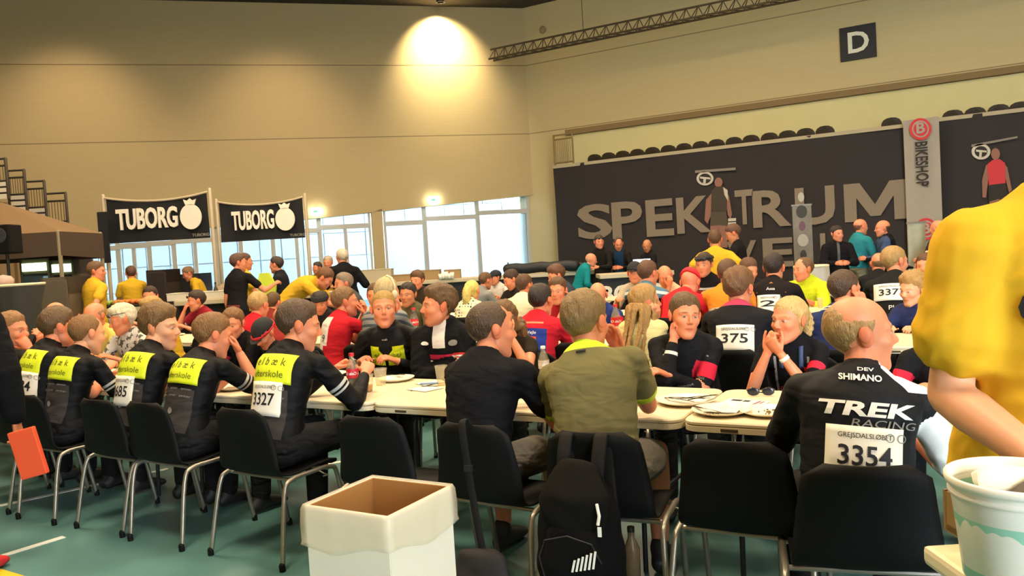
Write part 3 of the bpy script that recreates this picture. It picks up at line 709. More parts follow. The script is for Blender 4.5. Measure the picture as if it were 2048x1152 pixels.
for i in range(len(cols)-1):
    if cols[i] == 771: continue
    A, B = sL(onL(cols[i], 480)), sL(onL(cols[i+1], 480)); mid = (A+B)/2
    hh = (hz0+(hzm-hz0)*(mid-sa)/(sm-sa)) if mid < sm else hzm+(hz1-hzm)*(mid-sm)/(sb-sm); hh += .12
    tz = hh-.62 if cols[i] > 770 else hh-.52
    g = G(); w = .06
    bar(g, A, A+w, 0, hh, -.25, -.12); bar(g, B-w, B, 0, hh, -.25, -.12); bar(g, A, B, 0, .12, -.25, -.12); bar(g, A, B, tz, tz+.14, -.25, -.10); bar(g, A, B, hh-.08, hh+.1, -.25, -.12)
    if cols[i] in (744, 430, 295, 640): bar(g, mid-.05, mid+.05, 0, tz, -.25, -.12)
    wnd = thing('window_%d' % wi, 'tall window bay', 'window'); del wnd['label'], wnd['category']; wnd['kind'] = 'structure'; wi += 1
    g.obj('window_frame', M_frame, wnd)
    g = G(); bar(g, A+.03, B-.03, .05, hh, -.19, -.185); g.obj('pane', M_glass, wnd)
    if cols[i] > 770:
        g = G(); bar(g, A+w, B-w, .1, tz-.02, -.24, -.235); g.obj('blind', M_blind, wnd)
# what stands outside: a pale clad facade and paving
g = G(); 
for k in range(34):
    q = L3(-4+k*.8, 0, -7.); 
    for j in range(7): bar(g, -4+k*.8, -4+k*.8+.77, j*.9, j*.9+.87, -7.3, -7.2-.02*((k+j) % 2))
bar(g, -8, 26, 0, 6.4, -7.5, -7.32)
fac = g.obj('neighbour_building', mat('outside_cladding', 'dde8f4', .5)); tag(fac, 'pale blue clad building outside the long row of windows', 'building')
g = G(); bar(g, -8, 25, -.2, -.02, -30, -.4); struct(g.obj('ground_outside', mat('paving', '9aa0a4', .9)))

# ------------------------------------------------------------------ high on the walls
g = G(); lamp_p = onL(875, 40, .02)
sp = L3(sL(onL(868, 30)), CEIL-.12, 1.15)
lampo = thing('wall_spotlight', 'ceiling spotlight that throws the bright pool high on the left wall', 'lamp', tuple(sp))
g = G(); g.lathe([(.0, .1), (.10, .1), (.12, -.02), (.13, -.12), (.11, -.12), (.10, 0)], (0, 0, 0), 20); g.obj('housing', M_dsteel, lampo, smooth=True)
g = G(); g.tube([(0, 0, .1), (0, 0, .22)], .015, 8); g.obj('bracket', M_dsteel, lampo)
spot('wall_spot_light', tuple(sp+np.array([0, 0, -.15])), tuple(onL(880, 110)), 900, 95, 1.0, (1, .86, .55), .06)
spot('wall_spot_core', tuple(sp+np.array([0, 0, -.15])), tuple(onL(876, 70)), 1500, 55, 1.0, (1, .9, .68), .06)
for px_, pw in ((150, 300), (560, 260)):
    q = L3(sL(onL(px_, 100)), CEIL-.3, 3.2); spot('ceiling_wash', tuple(q), tuple(onL(px_, 330)), pw, 80, 1., WARM, .2)
# truss along the right wall
A = atY(978, 118, 20.5); slope_end = atY(1640, -22, 20.5); zt = float(A[2]); tr = thing('lighting_truss', 'long dark lattice truss hanging high along the right wall', 'truss', (float(A[0]), 20.5, zt))
g = G(); Lt = 24; hT = .30
for dy, dz in ((0, 0), (.28, 0), (.14, hT)): g.tube([(0, dy, dz), (Lt, dy, dz)], .028, 8)
g.obj('chord', mat('truss_metal', '5d4f38', .5, .4), tr, smooth=True)
g = G(); k = 0
for i in range(int(Lt/.32)):
    x = i*.32; a_ = (x, 0, 0); 
    g.tube([(x, 0, 0), (x+.16, .14, hT)], .013, 5); g.tube([(x+.16, .14, hT), (x+.32, 0, 0)], .013, 5); g.tube([(x, .28, 0), (x+.16, .14, hT)], .013, 5); g.tube([(x, 0, 0), (x+.32, .28, 0)], .013, 5)
g.obj('bracing', mat('truss_metal', '5d4f38', .5, .4), tr)
for x in (3, 11, 19):
    g = G(); g.tube([(x, .14, hT), (x, .14, CEIL-zt)], .008, 6); g.obj('hanger', M_dsteel, tr)
# D sign
q = atY(1716, 85, YR-.05); ds = thing('sector_sign', 'square black sign with a white letter D high on the right wall', 'sign', tuple(q))
g = G(); g.box((0, 0, 0), (.86, .06, .86)); g.obj('board', mat('sign_black', '17130f', .6), ds)
text_on('letter', 'D', mat('sign_white', 'e6dfc8', .6), ds, (0, -.033, -.02), (1, 0, 0), (0, 0, 1), .74, .008, bold=.02, width=.50)
q = atY(1086, 60, YR-.02); g = G(); g.lathe([(0, .0), (.11, 0), (.12, .03), (.10, .05), (0, .06)], (0, 0, 0), 20); V = [(v[0], -v[2], v[1]) for v in g.V]; g.V = V
tag(g.obj('wall_speaker', mat('beige_plastic', 'a08a63', .7), None, tuple(q), smooth=True), 'small round beige fitting high on the right wall above the truss end', 'fitting')
# exit signs
for nm, px_, py_, lb in (('a', 633, 423, 'small glowing exit sign above the windows beside the right black drinks banner'), ('b', 868, 400, 'small glowing exit sign above the window bays in the middle of the wall')):
    q = onL(px_, py_, .12); e = thing('exit_sign', lb, 'sign', tuple(q), radians(45))
    g = G(); g.box((0, 0, 0), (.34, .10, .20), bev=.01); o = g.obj('light_box', mat('exit_glow', 'f4fbef', .5, emit=7.), e)
    g = G(); g.box((0, .06, .10), (.12, .04, .06)); g.obj('bracket', M_frame, e)
    g = G(); g.plate([(-.10, -.03), (-.02, -.03), (-.02, -.06), (.05, 0), (-.02, .06), (-.02, .03), (-.10, .03)], (0, -.051, 0), (1, 0, 0), (0, 0, 1), .002); g.obj('arrow', mat('exit_green', '3fae6a', .5, emit=1.5), e)

# ------------------------------------------------------------------ balcony: folded stand, seats, banners
YB = 21.6; zb = float(atY(1600, 274, YB)[2]); xb = float(atY(1110, 400, YB)[0])
g = G(); g.box((xb+11.2, YB+.55, (zb-.22)/2), (22, .9, zb-.22)); struct(g.obj('balcony_front', mat('stand_front', '4a3d2a', .8)))
seat_px = [(1190, 318), (1218, 313), (1246, 308), (1275, 304), (1305, 299), (1337, 295), (1368, 291), (1401, 286), (1433, 282), (1468, 277), (1502, 273), (1539, 269), (1575, 265), (1611, 261), (1650, 259)] + [(1783, 243), (1906, 230), (1950, 225), (1997, 219), (2040, 213)]
def seat_shell():
    t = thing('stand_seat', 'round-topped dark seat of the stand showing above the banners', 'seat', (0, 0, 0), 0, 'round-topped seats above the banners')
    g = G(); V = []; n = 14
    prof = [(.0, .30), (.10, .29), (.18, .25), (.225, .18), (.235, .08), (.23, -.14)]
    P = [(-x, z) for x, z in prof[::-1]]+[(x, z) for x, z in prof[1:]]
    g.plate(P, (0, .0, 0), (1, 0, 0), (0, 0, 1), .03); g.V = [(v[0], v[1]-.25*max(0, v[2]-.05)+.6*v[0]**2, v[2]) for v in g.V]
    g.obj('backrest', mat('stand_seat', '3a3020', .5), t)
    g = G(); g.box((0, -.03, .06), (.40, .025, .12), bev=.008); g.obj('pad', mat('stand_seat_pad', '1e1812', .7), t)
    return t
proto = seat_shell()
for i, (a_, b_) in enumerate(seat_px):
    q = atY(a_, b_, YB+.25); o = proto if i == 0 else copytree(proto); o.location = (float(q[0]), YB+.25, zb-.07)
# guard rail box at the end of the balcony
q0 = atY(1110, 328, YB+.3); q1 = atY(1147, 266, YB+.3); w_ = .62; rail = thing('balcony_guard_rail', 'beige guard rail of thin bars at the left end of the stand', 'railing', (float(q0[0]), YB+.3, float(q0[2])))
hR = float(q1[2]-q0[2]); g = G()
for x in (0, w_): g.tube([(x, 0, -.35), (x, 0, hR)], .03, 8)
for z in (.02, hR*.85, hR): g.tube([(0, 0, z), (w_, 0, z)], .025, 8)
g.obj('frame', mat('rail_paint', '8a7648', .5), rail, smooth=True)
g = G()
for k in range(9): g.tube([(.06+k*.06, 0, .02), (.06+k*.06, 0, hR*.85)], .008, 5)
g.obj('infill', mat('rail_paint', '8a7648', .5), rail)

def banner(name, label, x0, x1, z0, z1, y, m_, edge=None):
    t = thing(name, label, 'banner', (x0, y, 0)); n = 40; V = []; F = []
    for j in range(13):
        for i in range(n+1):
            x = (x1-x0)*i/n; z = z0+(z1-z0)*j/12; V.append((x, .025*sin(x*1.9+z*.8)+.015*sin(x*5.1-z*1.7), z))
    for j in range(12):
        for i in range(n): a = j*(n+1)+i; F.append([a, a+1, a+n+2, a+n+1])
    k = len(V); V += [(v[0], v[1]+.012, v[2]) for v in V]; F += [[i+k for i in f[::-1]] for f in F]
    link('cloth', mesh_from('cloth', V, F, True), m_, t)
    if edge: g = G(); g.box(((x1-x0)/2, -.01, z1-.03), (x1-x0, .05, .09)); g.obj('hem', edge, t)
    return t
M_dk = mat('banner_charcoal', '2c2522', .8, var=.12, vscale=1.2); M_lt = mat('banner_letters', '8b7a66', .8)
xe = float(atY(1812, 300, YB)[0]); zlow = .15
bn = banner('sponsor_banner', 'long charcoal banner with huge grey lettering along the stand', xb, xe+.3, zlow, zb, YB, M_dk, mat('banner_hem', 'b5a585', .7))
def bpt(px_, py_): q = atY(px_, py_, YB-.06); return float(q[0]), float(q[2])
o0 = np.array((xb, YB, 0)); ux, uz = (1, 0, 0), (0, 0, 1)
lx = []
M_POLY = [(0, 0), (.20, 0), (.20, .62), (.42, .12), (.58, .12), (.80, .62), (.80, 0), (1, 0), (1, 1), (.74, 1), (.50, .42), (.26, 1), (0, 1)]
for ch, a_, b_ in (('S', (1157, 480), (1222, 405)), ('P', (1226, 478), (1283, 400)), ('E', (1294, 474), (1345, 396)), ('K', (1355, 468), (1420, 390)), ('T', (1472, 450), (1505, 378)), ('R', (1507, 456), (1580, 376)), ('U', (1592, 452), (1668, 370)), ('M', (1690, 445), (1812, 358))):
    (xa, za), (xz, zz_) = bpt(*a_), bpt(*b_); V, F = text_geo(ch, 1, extrude=.01, bold=.006 if ch in 'MV' else .025)
    if ch == 'M': k_ = len(M_POLY); V = [np.array((a, b, z)) for z in (0, .01) for a, b in M_POLY]; F = [[0, 1, 2, 12], [2, 11, 12], [2, 3, 10, 11], [3, 4, 10], [4, 5, 9, 10], [5, 8, 9], [5, 6, 7, 8]]; F = [[i+k_ for i in f] for f in F]+[f[::-1] for f in F]+[[i, (i+1) % k_, (i+1) % k_+k_, i+k_] for i in range(k_)]
    x_0, x_1 = min(v[0] for v in V), max(v[0] for v in V); y_0, y_1 = min(v[1] for v in V), max(v[1] for v in V); h_ = (bpt(1600, 376)[1]-bpt(1600, 452)[1]); zc = 1.52+.62
    W_ = [(xa-xb+(v[0]-x_0)/(x_1-x_0)*(xz-xa), -.055-.01*(v[2] > 0), za+(v[1]-y_0)/(y_1-y_0)*(zz_-za)) for v in V]
    lx.append((W_, F))
zs = [min(v[2] for v in W_) for W_, _ in lx]
for W_, F in lx: link('letter', mesh_from('letter', W_, F), M_lt, bn)
for ch, a_, b_ in (('V', (1455, 545), (1512, 480)), ('E', (1527, 535), (1585, 474)), ('L', (1642, 522), (1672, 465))):
    (xa, za), (xz, zz_) = bpt(*a_), bpt(*b_); V, F = text_geo(ch, 1, extrude=.01, bold=.006 if ch in 'MV' else .025)
    x_0, x_1 = min(v[0] for v in V), max(v[0] for v in V); y_0, y_1 = min(v[1] for v in V), max(v[1] for v in V)
    link('letter', mesh_from('letter', [(xa-xb+(v[0]-x_0)/(x_1-x_0)*(xz-xa), -.055-.01*(v[2] > 0), za+(v[1]-y_0)/(y_1-y_0)*(zz_-za)) for v in V], F), M_lt, bn)
def flatp(t, name, m_, pts, y=YB, lay=0, ox=xb):
    """a printed shape on a banner: outline given in the view, put on the banner's plane"""
    P = []
    for a_, b_ in pts: q = atY(a_, b_, y-.09-.006*lay); P.append((float(q[0])-ox, float(q[2])))
    g = G(); g.plate(P, (0, -.085-.006*lay, 0), (1, 0, 0), (0, 0, 1), .004); return g.obj(name, m_, t)
def circ(cx, cy, rx_, ry_, n=28): return [(cx+rx_*cos(2*pi*k/n), cy+ry_*sin(2*pi*k/n)) for k in range(n)]
M_pw = mat('print_pale', 'c9bfae', .7); M_ps = mat('print_skin', '946655', .8); M_pk = mat('print_dark_kit', '54483a', .8); M_pg = mat('print_grey', '8a8074', .8)
def athlete(t, dx_, dy_, kit, torso, ox, y):
    f = lambda nm, m_, pts, lay: flatp(t, nm, m_, [(a+dx_, b+dy_) for a, b in pts], y, lay, ox)
    f('printed_bar', M_pg, [(1390, 341), (1471, 335), (1471, 340), (1390, 346)], 0)
    f('printed_wheel', M_pw, circ(1410, 357, 17, 14), 0); f('printed_wheel_inside', M_dk, circ(1410, 357, 12, 10), 1)
    f('printed_spokes', M_pw, [(1400, 353), (1420, 355), (1421, 359), (1412, 358), (1411, 367), (1406, 367), (1407, 358), (1400, 357)], 2)
    f('printed_legs', M_ps, [(1421, 440), (1452, 440), (1455, 495), (1441, 495), (1437, 455), (1433, 495), (1420, 495)], 0)
    f('printed_arms', M_ps, [(1424, 385), (1412, 400), (1409, 440), (1415, 448), (1422, 430), (1426, 405), (1450, 400), (1456, 430), (1461, 440), (1464, 428), (1458, 392), (1450, 378)], 0)
    f('printed_shorts', kit, [(1422, 420), (1452, 420), (1456, 452), (1438, 450), (1420, 452)], 1)
    f('printed_jersey', torso, [(1423, 382), (1430, 374), (1446, 373), (1455, 382), (1453, 424), (1422, 424)], 2)
    f('printed_head', M_ps, circ(1437, 365, 8, 10, 16), 2); f('printed_sleeve', M_pw, [(1446, 374), (1455, 380), (1456, 402), (1449, 390)], 3)
    f('printed_block', M_pw, [(1456, 437), (1472, 436), (1472, 442), (1456, 443)], 1); f('printed_block', M_pw, [(1456, 445), (1472, 444), (1472, 450), (1456, 451)], 1)
athlete(bn, 0, 0, M_pk, mat('print_brown_kit', '453a2e', .8), xb, YB)
x2, x3 = float(atY(1880, 300, YB)[0]), float(atY(2150, 300, YB)[0])
bn2 = banner('sponsor_banner', 'charcoal banner with a printed athlete in red at the right end of the stand', x2-.2, x3, zlow, zb+.05, YB+.02, M_dk, mat('banner_hem', 'b5a585', .7))
M_prd = mat('print_red', 'd03a3e', .8)
f2 = lambda nm, m_, pts, lay: flatp(bn2, nm, m_, pts, YB, lay, x2-.2)
f2('printed_bar', M_pg, [(1943, 289), (2035, 272), (2035, 276), (1943, 294)], 0); f2('printed_wheel', M_pw, circ(1962, 303, 19, 16), 0); f2('printed_wheel_inside', M_dk, circ(1962, 303, 13, 11), 1)
f2('printed_spokes', M_pw, [(1952, 299), (1973, 301), (1974, 305), (1964, 304), (1963, 315), (1958, 315), (1959, 304), (1952, 303)], 2)
f2('printed_arms', M_ps, [(1972, 330), (1964, 360), (1965, 395), (1972, 395), (1978, 350), (2008, 345), (2018, 385), (2024, 380), (2015, 335), (2005, 322)], 0)
f2('printed_legs', M_ps, [(1979, 395), (2012, 392), (2015, 420), (1979, 420)], 0); f2('printed_shorts', mat('print_black_kit', '2e2822', .8), [(1977, 365), (2012, 362), (2014, 402), (1996, 398), (1977, 404)], 1)
f2('printed_jersey', M_prd, [(1975, 328), (1985, 320), (2000, 318), (2010, 326), (2011, 366), (1978, 370)], 2); f2('printed_head', M_ps, circ(1991, 308, 9, 12, 16), 2)
f2('printed_block', M_pw, [(2012, 392), (2030, 388), (2030, 394), (2012, 398)], 1); f2('printed_block', M_pw, [(2012, 402), (2030, 398), (2030, 404), (2012, 408)], 1)
x4, x5 = float(atY(1808, 300, YB-.25)[0]), float(atY(1880, 300, YB-.25)[0]); z5 = float(atY(1845, 237, YB-.25)[2])
bk = banner('hanging_banner', 'tall narrow white banner with sideways black lettering and a red round emblem', x4, x5, .03, z5, YB-.25, mat('banner_white', 'a89c8c', .75, var=.1, vscale=2))
yk = YB-.25
for cy_ in (258, 458):
    flatp(bk, 'emblem', M_prd, circ(1841 if cy_ < 300 else 1852, cy_, 22, 22), yk, 0, x4); flatp(bk, 'emblem_ring', mat('banner_white', 'a89c8c'), circ(1841 if cy_ < 300 else 1852, cy_, 17, 17), yk, 1, x4)
    cx_ = 1841 if cy_ < 300 else 1852
    flatp(bk, 'emblem_disc', M_prd, circ(cx_, cy_, 14, 14), yk, 2, x4)
    q = atY(cx_, cy_, yk); text_on('emblem_letter', 'B', mat('banner_white', 'a89c8c'), bk, (float(q[0])-x4, -.115, float(q[2])), (1, 0, 0), (0, 0, 1), .34, .004, bold=.03)
q = atY(1843, 328, yk); text_on('lettering', 'BIKESHOP', mat('print_black', '241e1a', .7), bk, (float(q[0])-x4, -.10, float(q[2])), (0, 0, -1), (1, 0, 0), .36, .004, bold=.02, width=float(atY(1843, 284, yk)[2]-atY(1843, 373, yk)[2]))
# ------------------------------------------------------------------ drinks banners on the left, in front of the windows
M_tub = mat('tub_black', '0e0e10', .8, bump=.25, bscale=4); M_tl = mat('tub_letters', 'e9e1cf', .6)
def drinks_banner(pa, pb, pc, D, txt_c, txt_w, em, label, side=None):
    """pa, pb: upper corners, pc: lower left corner, at distance D"""
    A, B, C_ = atD(*pa, D), atD(*pb, D), atD(*pc, D); A[2] = (A[2]+B[2])/2; B[2] = A[2]; w = np.linalg.norm(B-A); ang = atan2(B[1]-A[1], B[0]-A[0]); h = A[2]-C_[2]
    t = thing('drinks_banner', label, 'banner', (float(A[0]), float(A[1]), 0), ang); zt = float(A[2]); n = 24; V = []; F = []
    for j in range(11):
        for i in range(n+1): u = i/n; v = j/10; V.append((u*w, .02*sin(u*9+v*2), zt-h*(1-v)-.10*v*(1-(2*u-1)**2)))
    for j in range(10):
        for i in range(n): a = j*(n+1)+i; F.append([a, a+1, a+n+2, a+n+1])
    k = len(V); V += [(v[0], v[1]+.01, v[2]) for v in V]; F += [[i+k for i in f[::-1]] for f in F]
    link('cloth', mesh_from('cloth', V, F, True), M_tub, t)
    g = G(); g.tube([(u*w/12, -.01, zt+.0-.10*(1-(2*u/12-1)**2)) for u in range(13)], .022, 8); g.obj('hem', mat('pole_beige', 'b8a88c', .5), t, smooth=True)
    for x in (-.05, w+.05):
        g = G(); g.tube([(x, .02, 0), (x, .02, zt+.05)], .035, 10); g.obj('pole', mat('pole_beige', 'b8a88c', .5), t, smooth=True)
    xc = txt_c*w; zc = zt-h*.52
    text_on('lettering', 'TUBORG', M_tl, t, (xc, -.035, zc), (1, 0, 0), (0, 0, 1), .52, .02, bold=.03, width=txt_w*w)
    # emblem: a round medal with a crown-like top
    cx_ = em*w; R = .21; P = [(cx_+R*.95*sin(a)*1.0, zc+.0-R*1.12*cos(a)) for a in np.linspace(.0, 2*pi, 40)[:-1]]
    g = G(); g.plate(P, (0, -.05, 0), (1, 0, 0), (0, 0, 1), .03)
    g.plate([(cx_-.08, zc+R*1.0), (cx_+.08, zc+R*1.0), (cx_+.12, zc+R*1.55), (cx_+.05, zc+R*1.42), (cx_, zc+R*1.62), (cx_-.05, zc+R*1.42), (cx_-.12, zc+R*1.55)], (0, -.05, 0), (1, 0, 0), (0, 0, 1), .03)
    g.obj('emblem', M_tl, t)
    text_on('small_lettering', 'TUBORG', mat('tub_grey', '8a8478'), t, (w*.92, -.035, zt-h*.93), (1, 0, 0), (0, 0, 1), .08, .01)
    return t
drinks_banner((210, 388), (414, 393), (222, 487), 15, .41, .60, .84, 'black drinks banner with white lettering and round emblem, the left and larger one')
drinks_banner((436, 397), (605, 402), (440, 485), 16.5, .41, .50, .79, 'black drinks banner with white lettering and round emblem, the right and smaller one')
q = atD(200, 425, 14.9); g = G(); g.box((0, 0, 0), (.17, .05, .95)); tag(g.obj('hanging_cloth', M_tub, None, (float(q[0])+.06, float(q[1]), float(q[2])-.47), radians(30)), 'narrow black cloth hanging at the left edge of the drinks banner', 'cloth')

# ------------------------------------------------------------------ counters
def counter(name, label, pxa, pxb, D, z, lip=.08, front='14120f', depth=.6, side=True, txt=None):
    def on(px_): d = ray(px_, 500); k = D/F_PX; q = EYE+d*k; return np.array([q[0], q[1]])
    a, b_ = on(pxa), on(pxb); w = np.linalg.norm(b_-a); ang = atan2(b_[1]-a[1], b_[0]-a[0]); t = thing(name, label, 'counter', (float(a[0]), float(a[1]), 0), ang)
    g = G(); g.box((w/2, depth/2+.04, (z-lip)/2), (w-.06, depth, z-lip)); g.obj('front', mat('counter_'+front, front, .6), t)
    g = G(); g.box((w/2, depth/2, z-lip/2), (w, depth+.12, lip), bev=.012); g.obj('counter_top', mat('counter_top', 'c4b696', .45), t)
    if txt: text_on('lettering', txt[0], M_tl, t, (w*txt[1], -.0, z*txt[3]), (1, 0, 0), (0, 0, 1), txt[2], .012, bold=.03)
    return t, a, ang, w
cM, *_ = counter('bar_counter', 'long black bar counter with pale top below the bright windows', 735, 1195, 16.4, 1.06)
cR, *_ = counter('bar_counter', 'shorter bar counter with white lettering below the charcoal banner', 1196, 1345, 14.6, 1.02, txt=('TUBORG', .22, .42, .62))
cL, *_ = counter('bar_counter', 'bar counter with fruit trays under the left drinks banner', 205, 290, 12.6, 1.02)
cL2, *_ = counter('bar_counter', 'bar counter with trays under the right drinks banner', 342, 660, 13.4, 1.04)
def onc(px_, py_, D): q = atD(px_, py_, D); return q
def boxes(name, label, cat, px_, py_, D, z, d, m_, group=None, rz=30, flaps=False):
    q = atD(px_, py_, D); t = thing(name, label, cat, (float(q[0]), float(q[1]), z), radians(rz), group); g = G(); g.box((0, 0, d[2]/2), d, bev=min(.01, min(d)*.2)); g.obj('body', m_, t)
    g = G(); g.box((0, 0, d[2]+.006), (d[0]*1.03, d[1]*1.03, .014), bev=.003); g.obj('lid', m_, t); return t
M_card = mat('cardboard', 'a5855a', .8, bump=.1); M_bei = mat('beige_box', 'b9ab8b', .7)
boxes('food_box', 'pale beige box standing at the left end of the long bar', 'box', 755, 545, 16.6, 1.06, (.62, .4, .27), M_bei)
boxes('cardboard_box', 'open brown cardboard box lying low on the long bar', 'box', 812, 545, 16.6, 1.06, (.55, .4, .13), M_card)
boxes('cardboard_box', 'brown cardboard box beside the stack of cups on the long bar', 'box', 858, 545, 16.6, 1.06, (.48, .4, .19), M_card)
boxes('cardboard_box', 'small brown cardboard box, rightmost of the boxes on the long bar', 'box', 905, 540, 16.6, 1.06, (.34, .3, .17), M_card)
q = atD(880, 545, 16.5)
for i in range(5):
    q = atD(880+i*6, 542, 16.35); g = G(); g.lathe([(.0, 0), (.032, 0), (.042, .11+.02*(i % 3)), (.038, .11+.02*(i % 3))], (0, 0, 0), 12)
    tag(g.obj('paper_cup', M_paper, None, (float(q[0]), float(q[1]), 1.06), smooth=True), 'white cup between the cardboard boxes on the long bar', 'cup', 'cups on the long bar')
# rolled dark tarpaulins on the right end of the bar
for a_, b_, r, lb in (((1015, 528), (1150, 524), .11, 'thick black roll of cloth lying on the right end of the long bar'), ((1120, 524), (1200, 517), .08, 'thin black roll of cloth lying beside the thick one on the bar')):
    A, B = atD(*a_, 16.5), atD(*b_, 16.3); A[2] = B[2] = 1.07+r; g = G(); g.tube([A+(B-A)*k/8+np.array([0, 0, .012*sin(k*2.1)]) for k in range(9)], r, 12)
    tag(g.obj('cloth_roll', mat('roll_black', '15161b', .6, bump=.4, bscale=12), None, smooth=True), lb, 'roll')
# fruit trays
def tray(px_, D, z, label, cols_, fr):
    q = atD(px_, 600, D); t = thing('serving_tray', label, 'tray', (float(q[0]), float(q[1]), z), radians(30)); g = G(); g.box((0, 0, .02), (.5, .34, .04), bev=.01); g.obj('dish', mat('tray_dark', '2a2520', .5), t)
    for k in range(fr[0]):
        g = G(); V, F = ellip((0, 0, 0), (.045, .045, .042), 10); g.add(V, F); x = -.18+.09*(k % 5); y = -.08+.08*(k//5)
        o = g.obj(fr[1], mat(fr[1], cols_, .45), None, (float(q[0])+x*cos(.52)-y*sin(.52), float(q[1])+x*sin(.52)+y*cos(.52), z+.082), smooth=True); tag(o, fr[2], fr[1], fr[3])
tray(258, 12.75, 1.02, 'dark tray of oranges on the left bar counter', 'd8742a', (10, 'orange', 'orange fruit lying in the dark tray on the left bar counter', 'oranges in the left tray'))
tray(222, 12.75, 1.02, 'dark tray of green apples at the left end of the bar', '9aa84a', (10, 'apple', 'green apple lying in the tray at the left end of the bar', 'apples in the left tray'))
for px_, D, lb, w_ in ((400, 13.6, 'white stacked serving trays right of the second yellow-shirted helper', .55), (365, 13.6, 'flat white tray at the left end of the second counter', .4), (452, 13.6, 'pale crate on the second counter near the helper in black', .45)):
    boxes('serving_box', lb, 'box', px_, 590, D, 1.04, (w_, .34, .12), mat('tray_white', 'd8cfba', .6))
for px_, lb in ((430, 'clear bottle standing on the second counter left of the helper in black'), (462, 'dark bottle on the second counter beside the pale crate'), (1018, 'small dark bottle on the long bar before the windows')):
    D = 13.5 if px_ < 700 else 16.5; q = atD(px_, 560, D); t = thing('bottle', lb, 'bottle', (float(q[0]), float(q[1]), 1.04)); g = G(); g.lathe([(0, 0), (.036, 0), (.038, .15), (.015, .21), (.014, .26)], n=12); g.obj('body', mat('bottle_glass_dark', '4a4436', .2), t, smooth=True)
    g = G(); g.lathe([(0, .28), (.016, .28), (.016, .25)], n=10); g.obj('cap', M_dsteel, t)
# refrigerators / dark cabinets behind the left bar
def cabinet(px0, px1, pyt, D, label, col, glow=None, name='display_fridge'):
    A, B = atD(px0, 520, D), atD(px1, 520, D); z = float(atD((px0+px1)/2, pyt, D)[2]); w = np.linalg.norm((B-A)[:2]); ang = atan2(B[1]-A[1], B[0]-A[0]); t = thing(name, label, 'fridge' if glow else 'panel', (float(A[0]), float(A[1]), 0), ang); dp = .6
    g = G(); g.box((w/2, dp, z/2), (w, .04, z)); g.box((.02, dp/2, z/2), (.04, dp, z)); g.box((w-.02, dp/2, z/2), (.04, dp, z)); g.box((w/2, dp/2, .1), (w, dp, .2)); g.box((w/2, dp/2, z-.12), (w, dp, .24)); g.obj('body', mat('cab_'+col, col, .6), t)
    if glow:
        g = G(); g.box((w/2, -.01, z-.13), (w*.8, .03, .13)); g.obj('light_box', mat('fridge_glow', 'bfe8b8', .5, emit=2.2), t)
        for k in range(4):
            g = G(); g.box((w/2, dp/2, .35+k*.33), (w*.9, dp*.8, .02)); g.obj('rack', M_steel, t)
        g = G(); g.box((w/2, 0, z/2-.02), (w*.9, .015, z-.5)); g.obj('door', M_glass, t)
        g = G(); g.box((w/2, dp*.93, z/2), (w*.9, .01, z*.7)); g.obj('back_panel', mat('fridge_inside', 'c4e0dc', .5, emit=.25), t)
    else:
        g = G(); g.box((w/2, -.01, z/2), (w*.96, .03, z*.94), bev=.008); g.obj('door', mat('cabd_'+col, col, .5), t)
    return t
cabinet(38, 98, 518, 12.9, 'drinks fridge with pale green lit top, left of the grey panel', '6b5a40', True)
cabinet(99, 146, 520, 12.9, 'drinks fridge with dim green lit top behind the grey panel', '5a4c38', True)
cabinet(76, 132, 555, 10.8, 'flat grey-brown cabinet panel left of the helper in yellow', '5d5142', None, 'storage_cabinet')
cabinet(290, 330, 540, 14.5, 'dark cabinet between the two helpers in yellow under the banner', '2a211c', None, 'storage_cabinet')
cabinet(355, 396, 548, 15.2, 'low dark cabinet behind the helper in yellow under the banners', '201b19', None, 'storage_cabinet')
cabinet(432, 456, 568, 14.2, 'narrow beige refrigerator left of the person in black at the bar', 'b5a88e', None, 'storage_cabinet')
# ------------------------------------------------------------------ stand, canopy, loudspeaker at the far left
st = thing('bleacher_stand', 'beige stepped stand rising to the left at the far left edge', 'stand', (0, 0, 0)); STP = G()
def step_rail(px0, px1, pyt, pyb, D, label):
    A, B = atD(px0, pyt, D), atD(px1, pyt, D); w = float(np.linalg.norm((B-A)[:2])); ang = atan2(B[1]-A[1], B[0]-A[0]); zt = float(A[2]); z0 = float(atD(px0, pyb, D)[2]); t = thing('step_railing', label, 'railing', (float(A[0]), float(A[1]), z0), ang); h = zt-z0; STP.box((float((A[0]+B[0])/2)-.62, float((A[1]+B[1])/2)+.34, (z0-.02)/2), (w+.1, 1.0, z0-.02), ang)
    g = G()
    for x in (0, w): g.tube([(x, 0, 0), (x, 0, h)], .025, 8)
    g.obj('post', mat('rail_dark', '3a3022', .5), t, smooth=True)
    g = G()
    for z in (h, h*.83, .30, .2, .1): g.tube([(0, 0, z), (w, 0, z)], .018, 8)
    g.obj('rail', mat('rail_dark2', '241d16', .5), t, smooth=True)
    g = G()
    for k in range(6): g.tube([(w*(k+1)/7, 0, .3), (w*(k+1)/7, 0, h*.83)], .010, 5)
    g.obj('bar', mat('rail_mid', '7a6747', .5), t)
    g = G(); g.box((w/2, 0, .15), (w, .012, .3)); g.obj('kick_plate', mat('kick_white', 'c9c0aa', .6), t)
for a in ((-36, 11, 320, 400, 13.4, 'dark railing of the stand, leftmost and highest of the four'), (14, 48, 342, 425, 13.8, 'dark railing of the stand, second highest from the left'), (50, 88, 364, 450, 14.2, 'dark railing of the stand, third from the left'), (90, 131, 388, 478, 14.6, 'dark railing of the stand, lowest of the four, nearest the windows')): step_rail(*a)
STP.obj('steps', mat('stand_wood', '8d7350', .7), st)
cn = atD(20, 400, 12.3); can = thing('tent_canopy', 'brown pointed tent canopy with darker lower edge at the far left', 'canopy', (float(cn[0]), float(cn[1]), 0), radians(30))
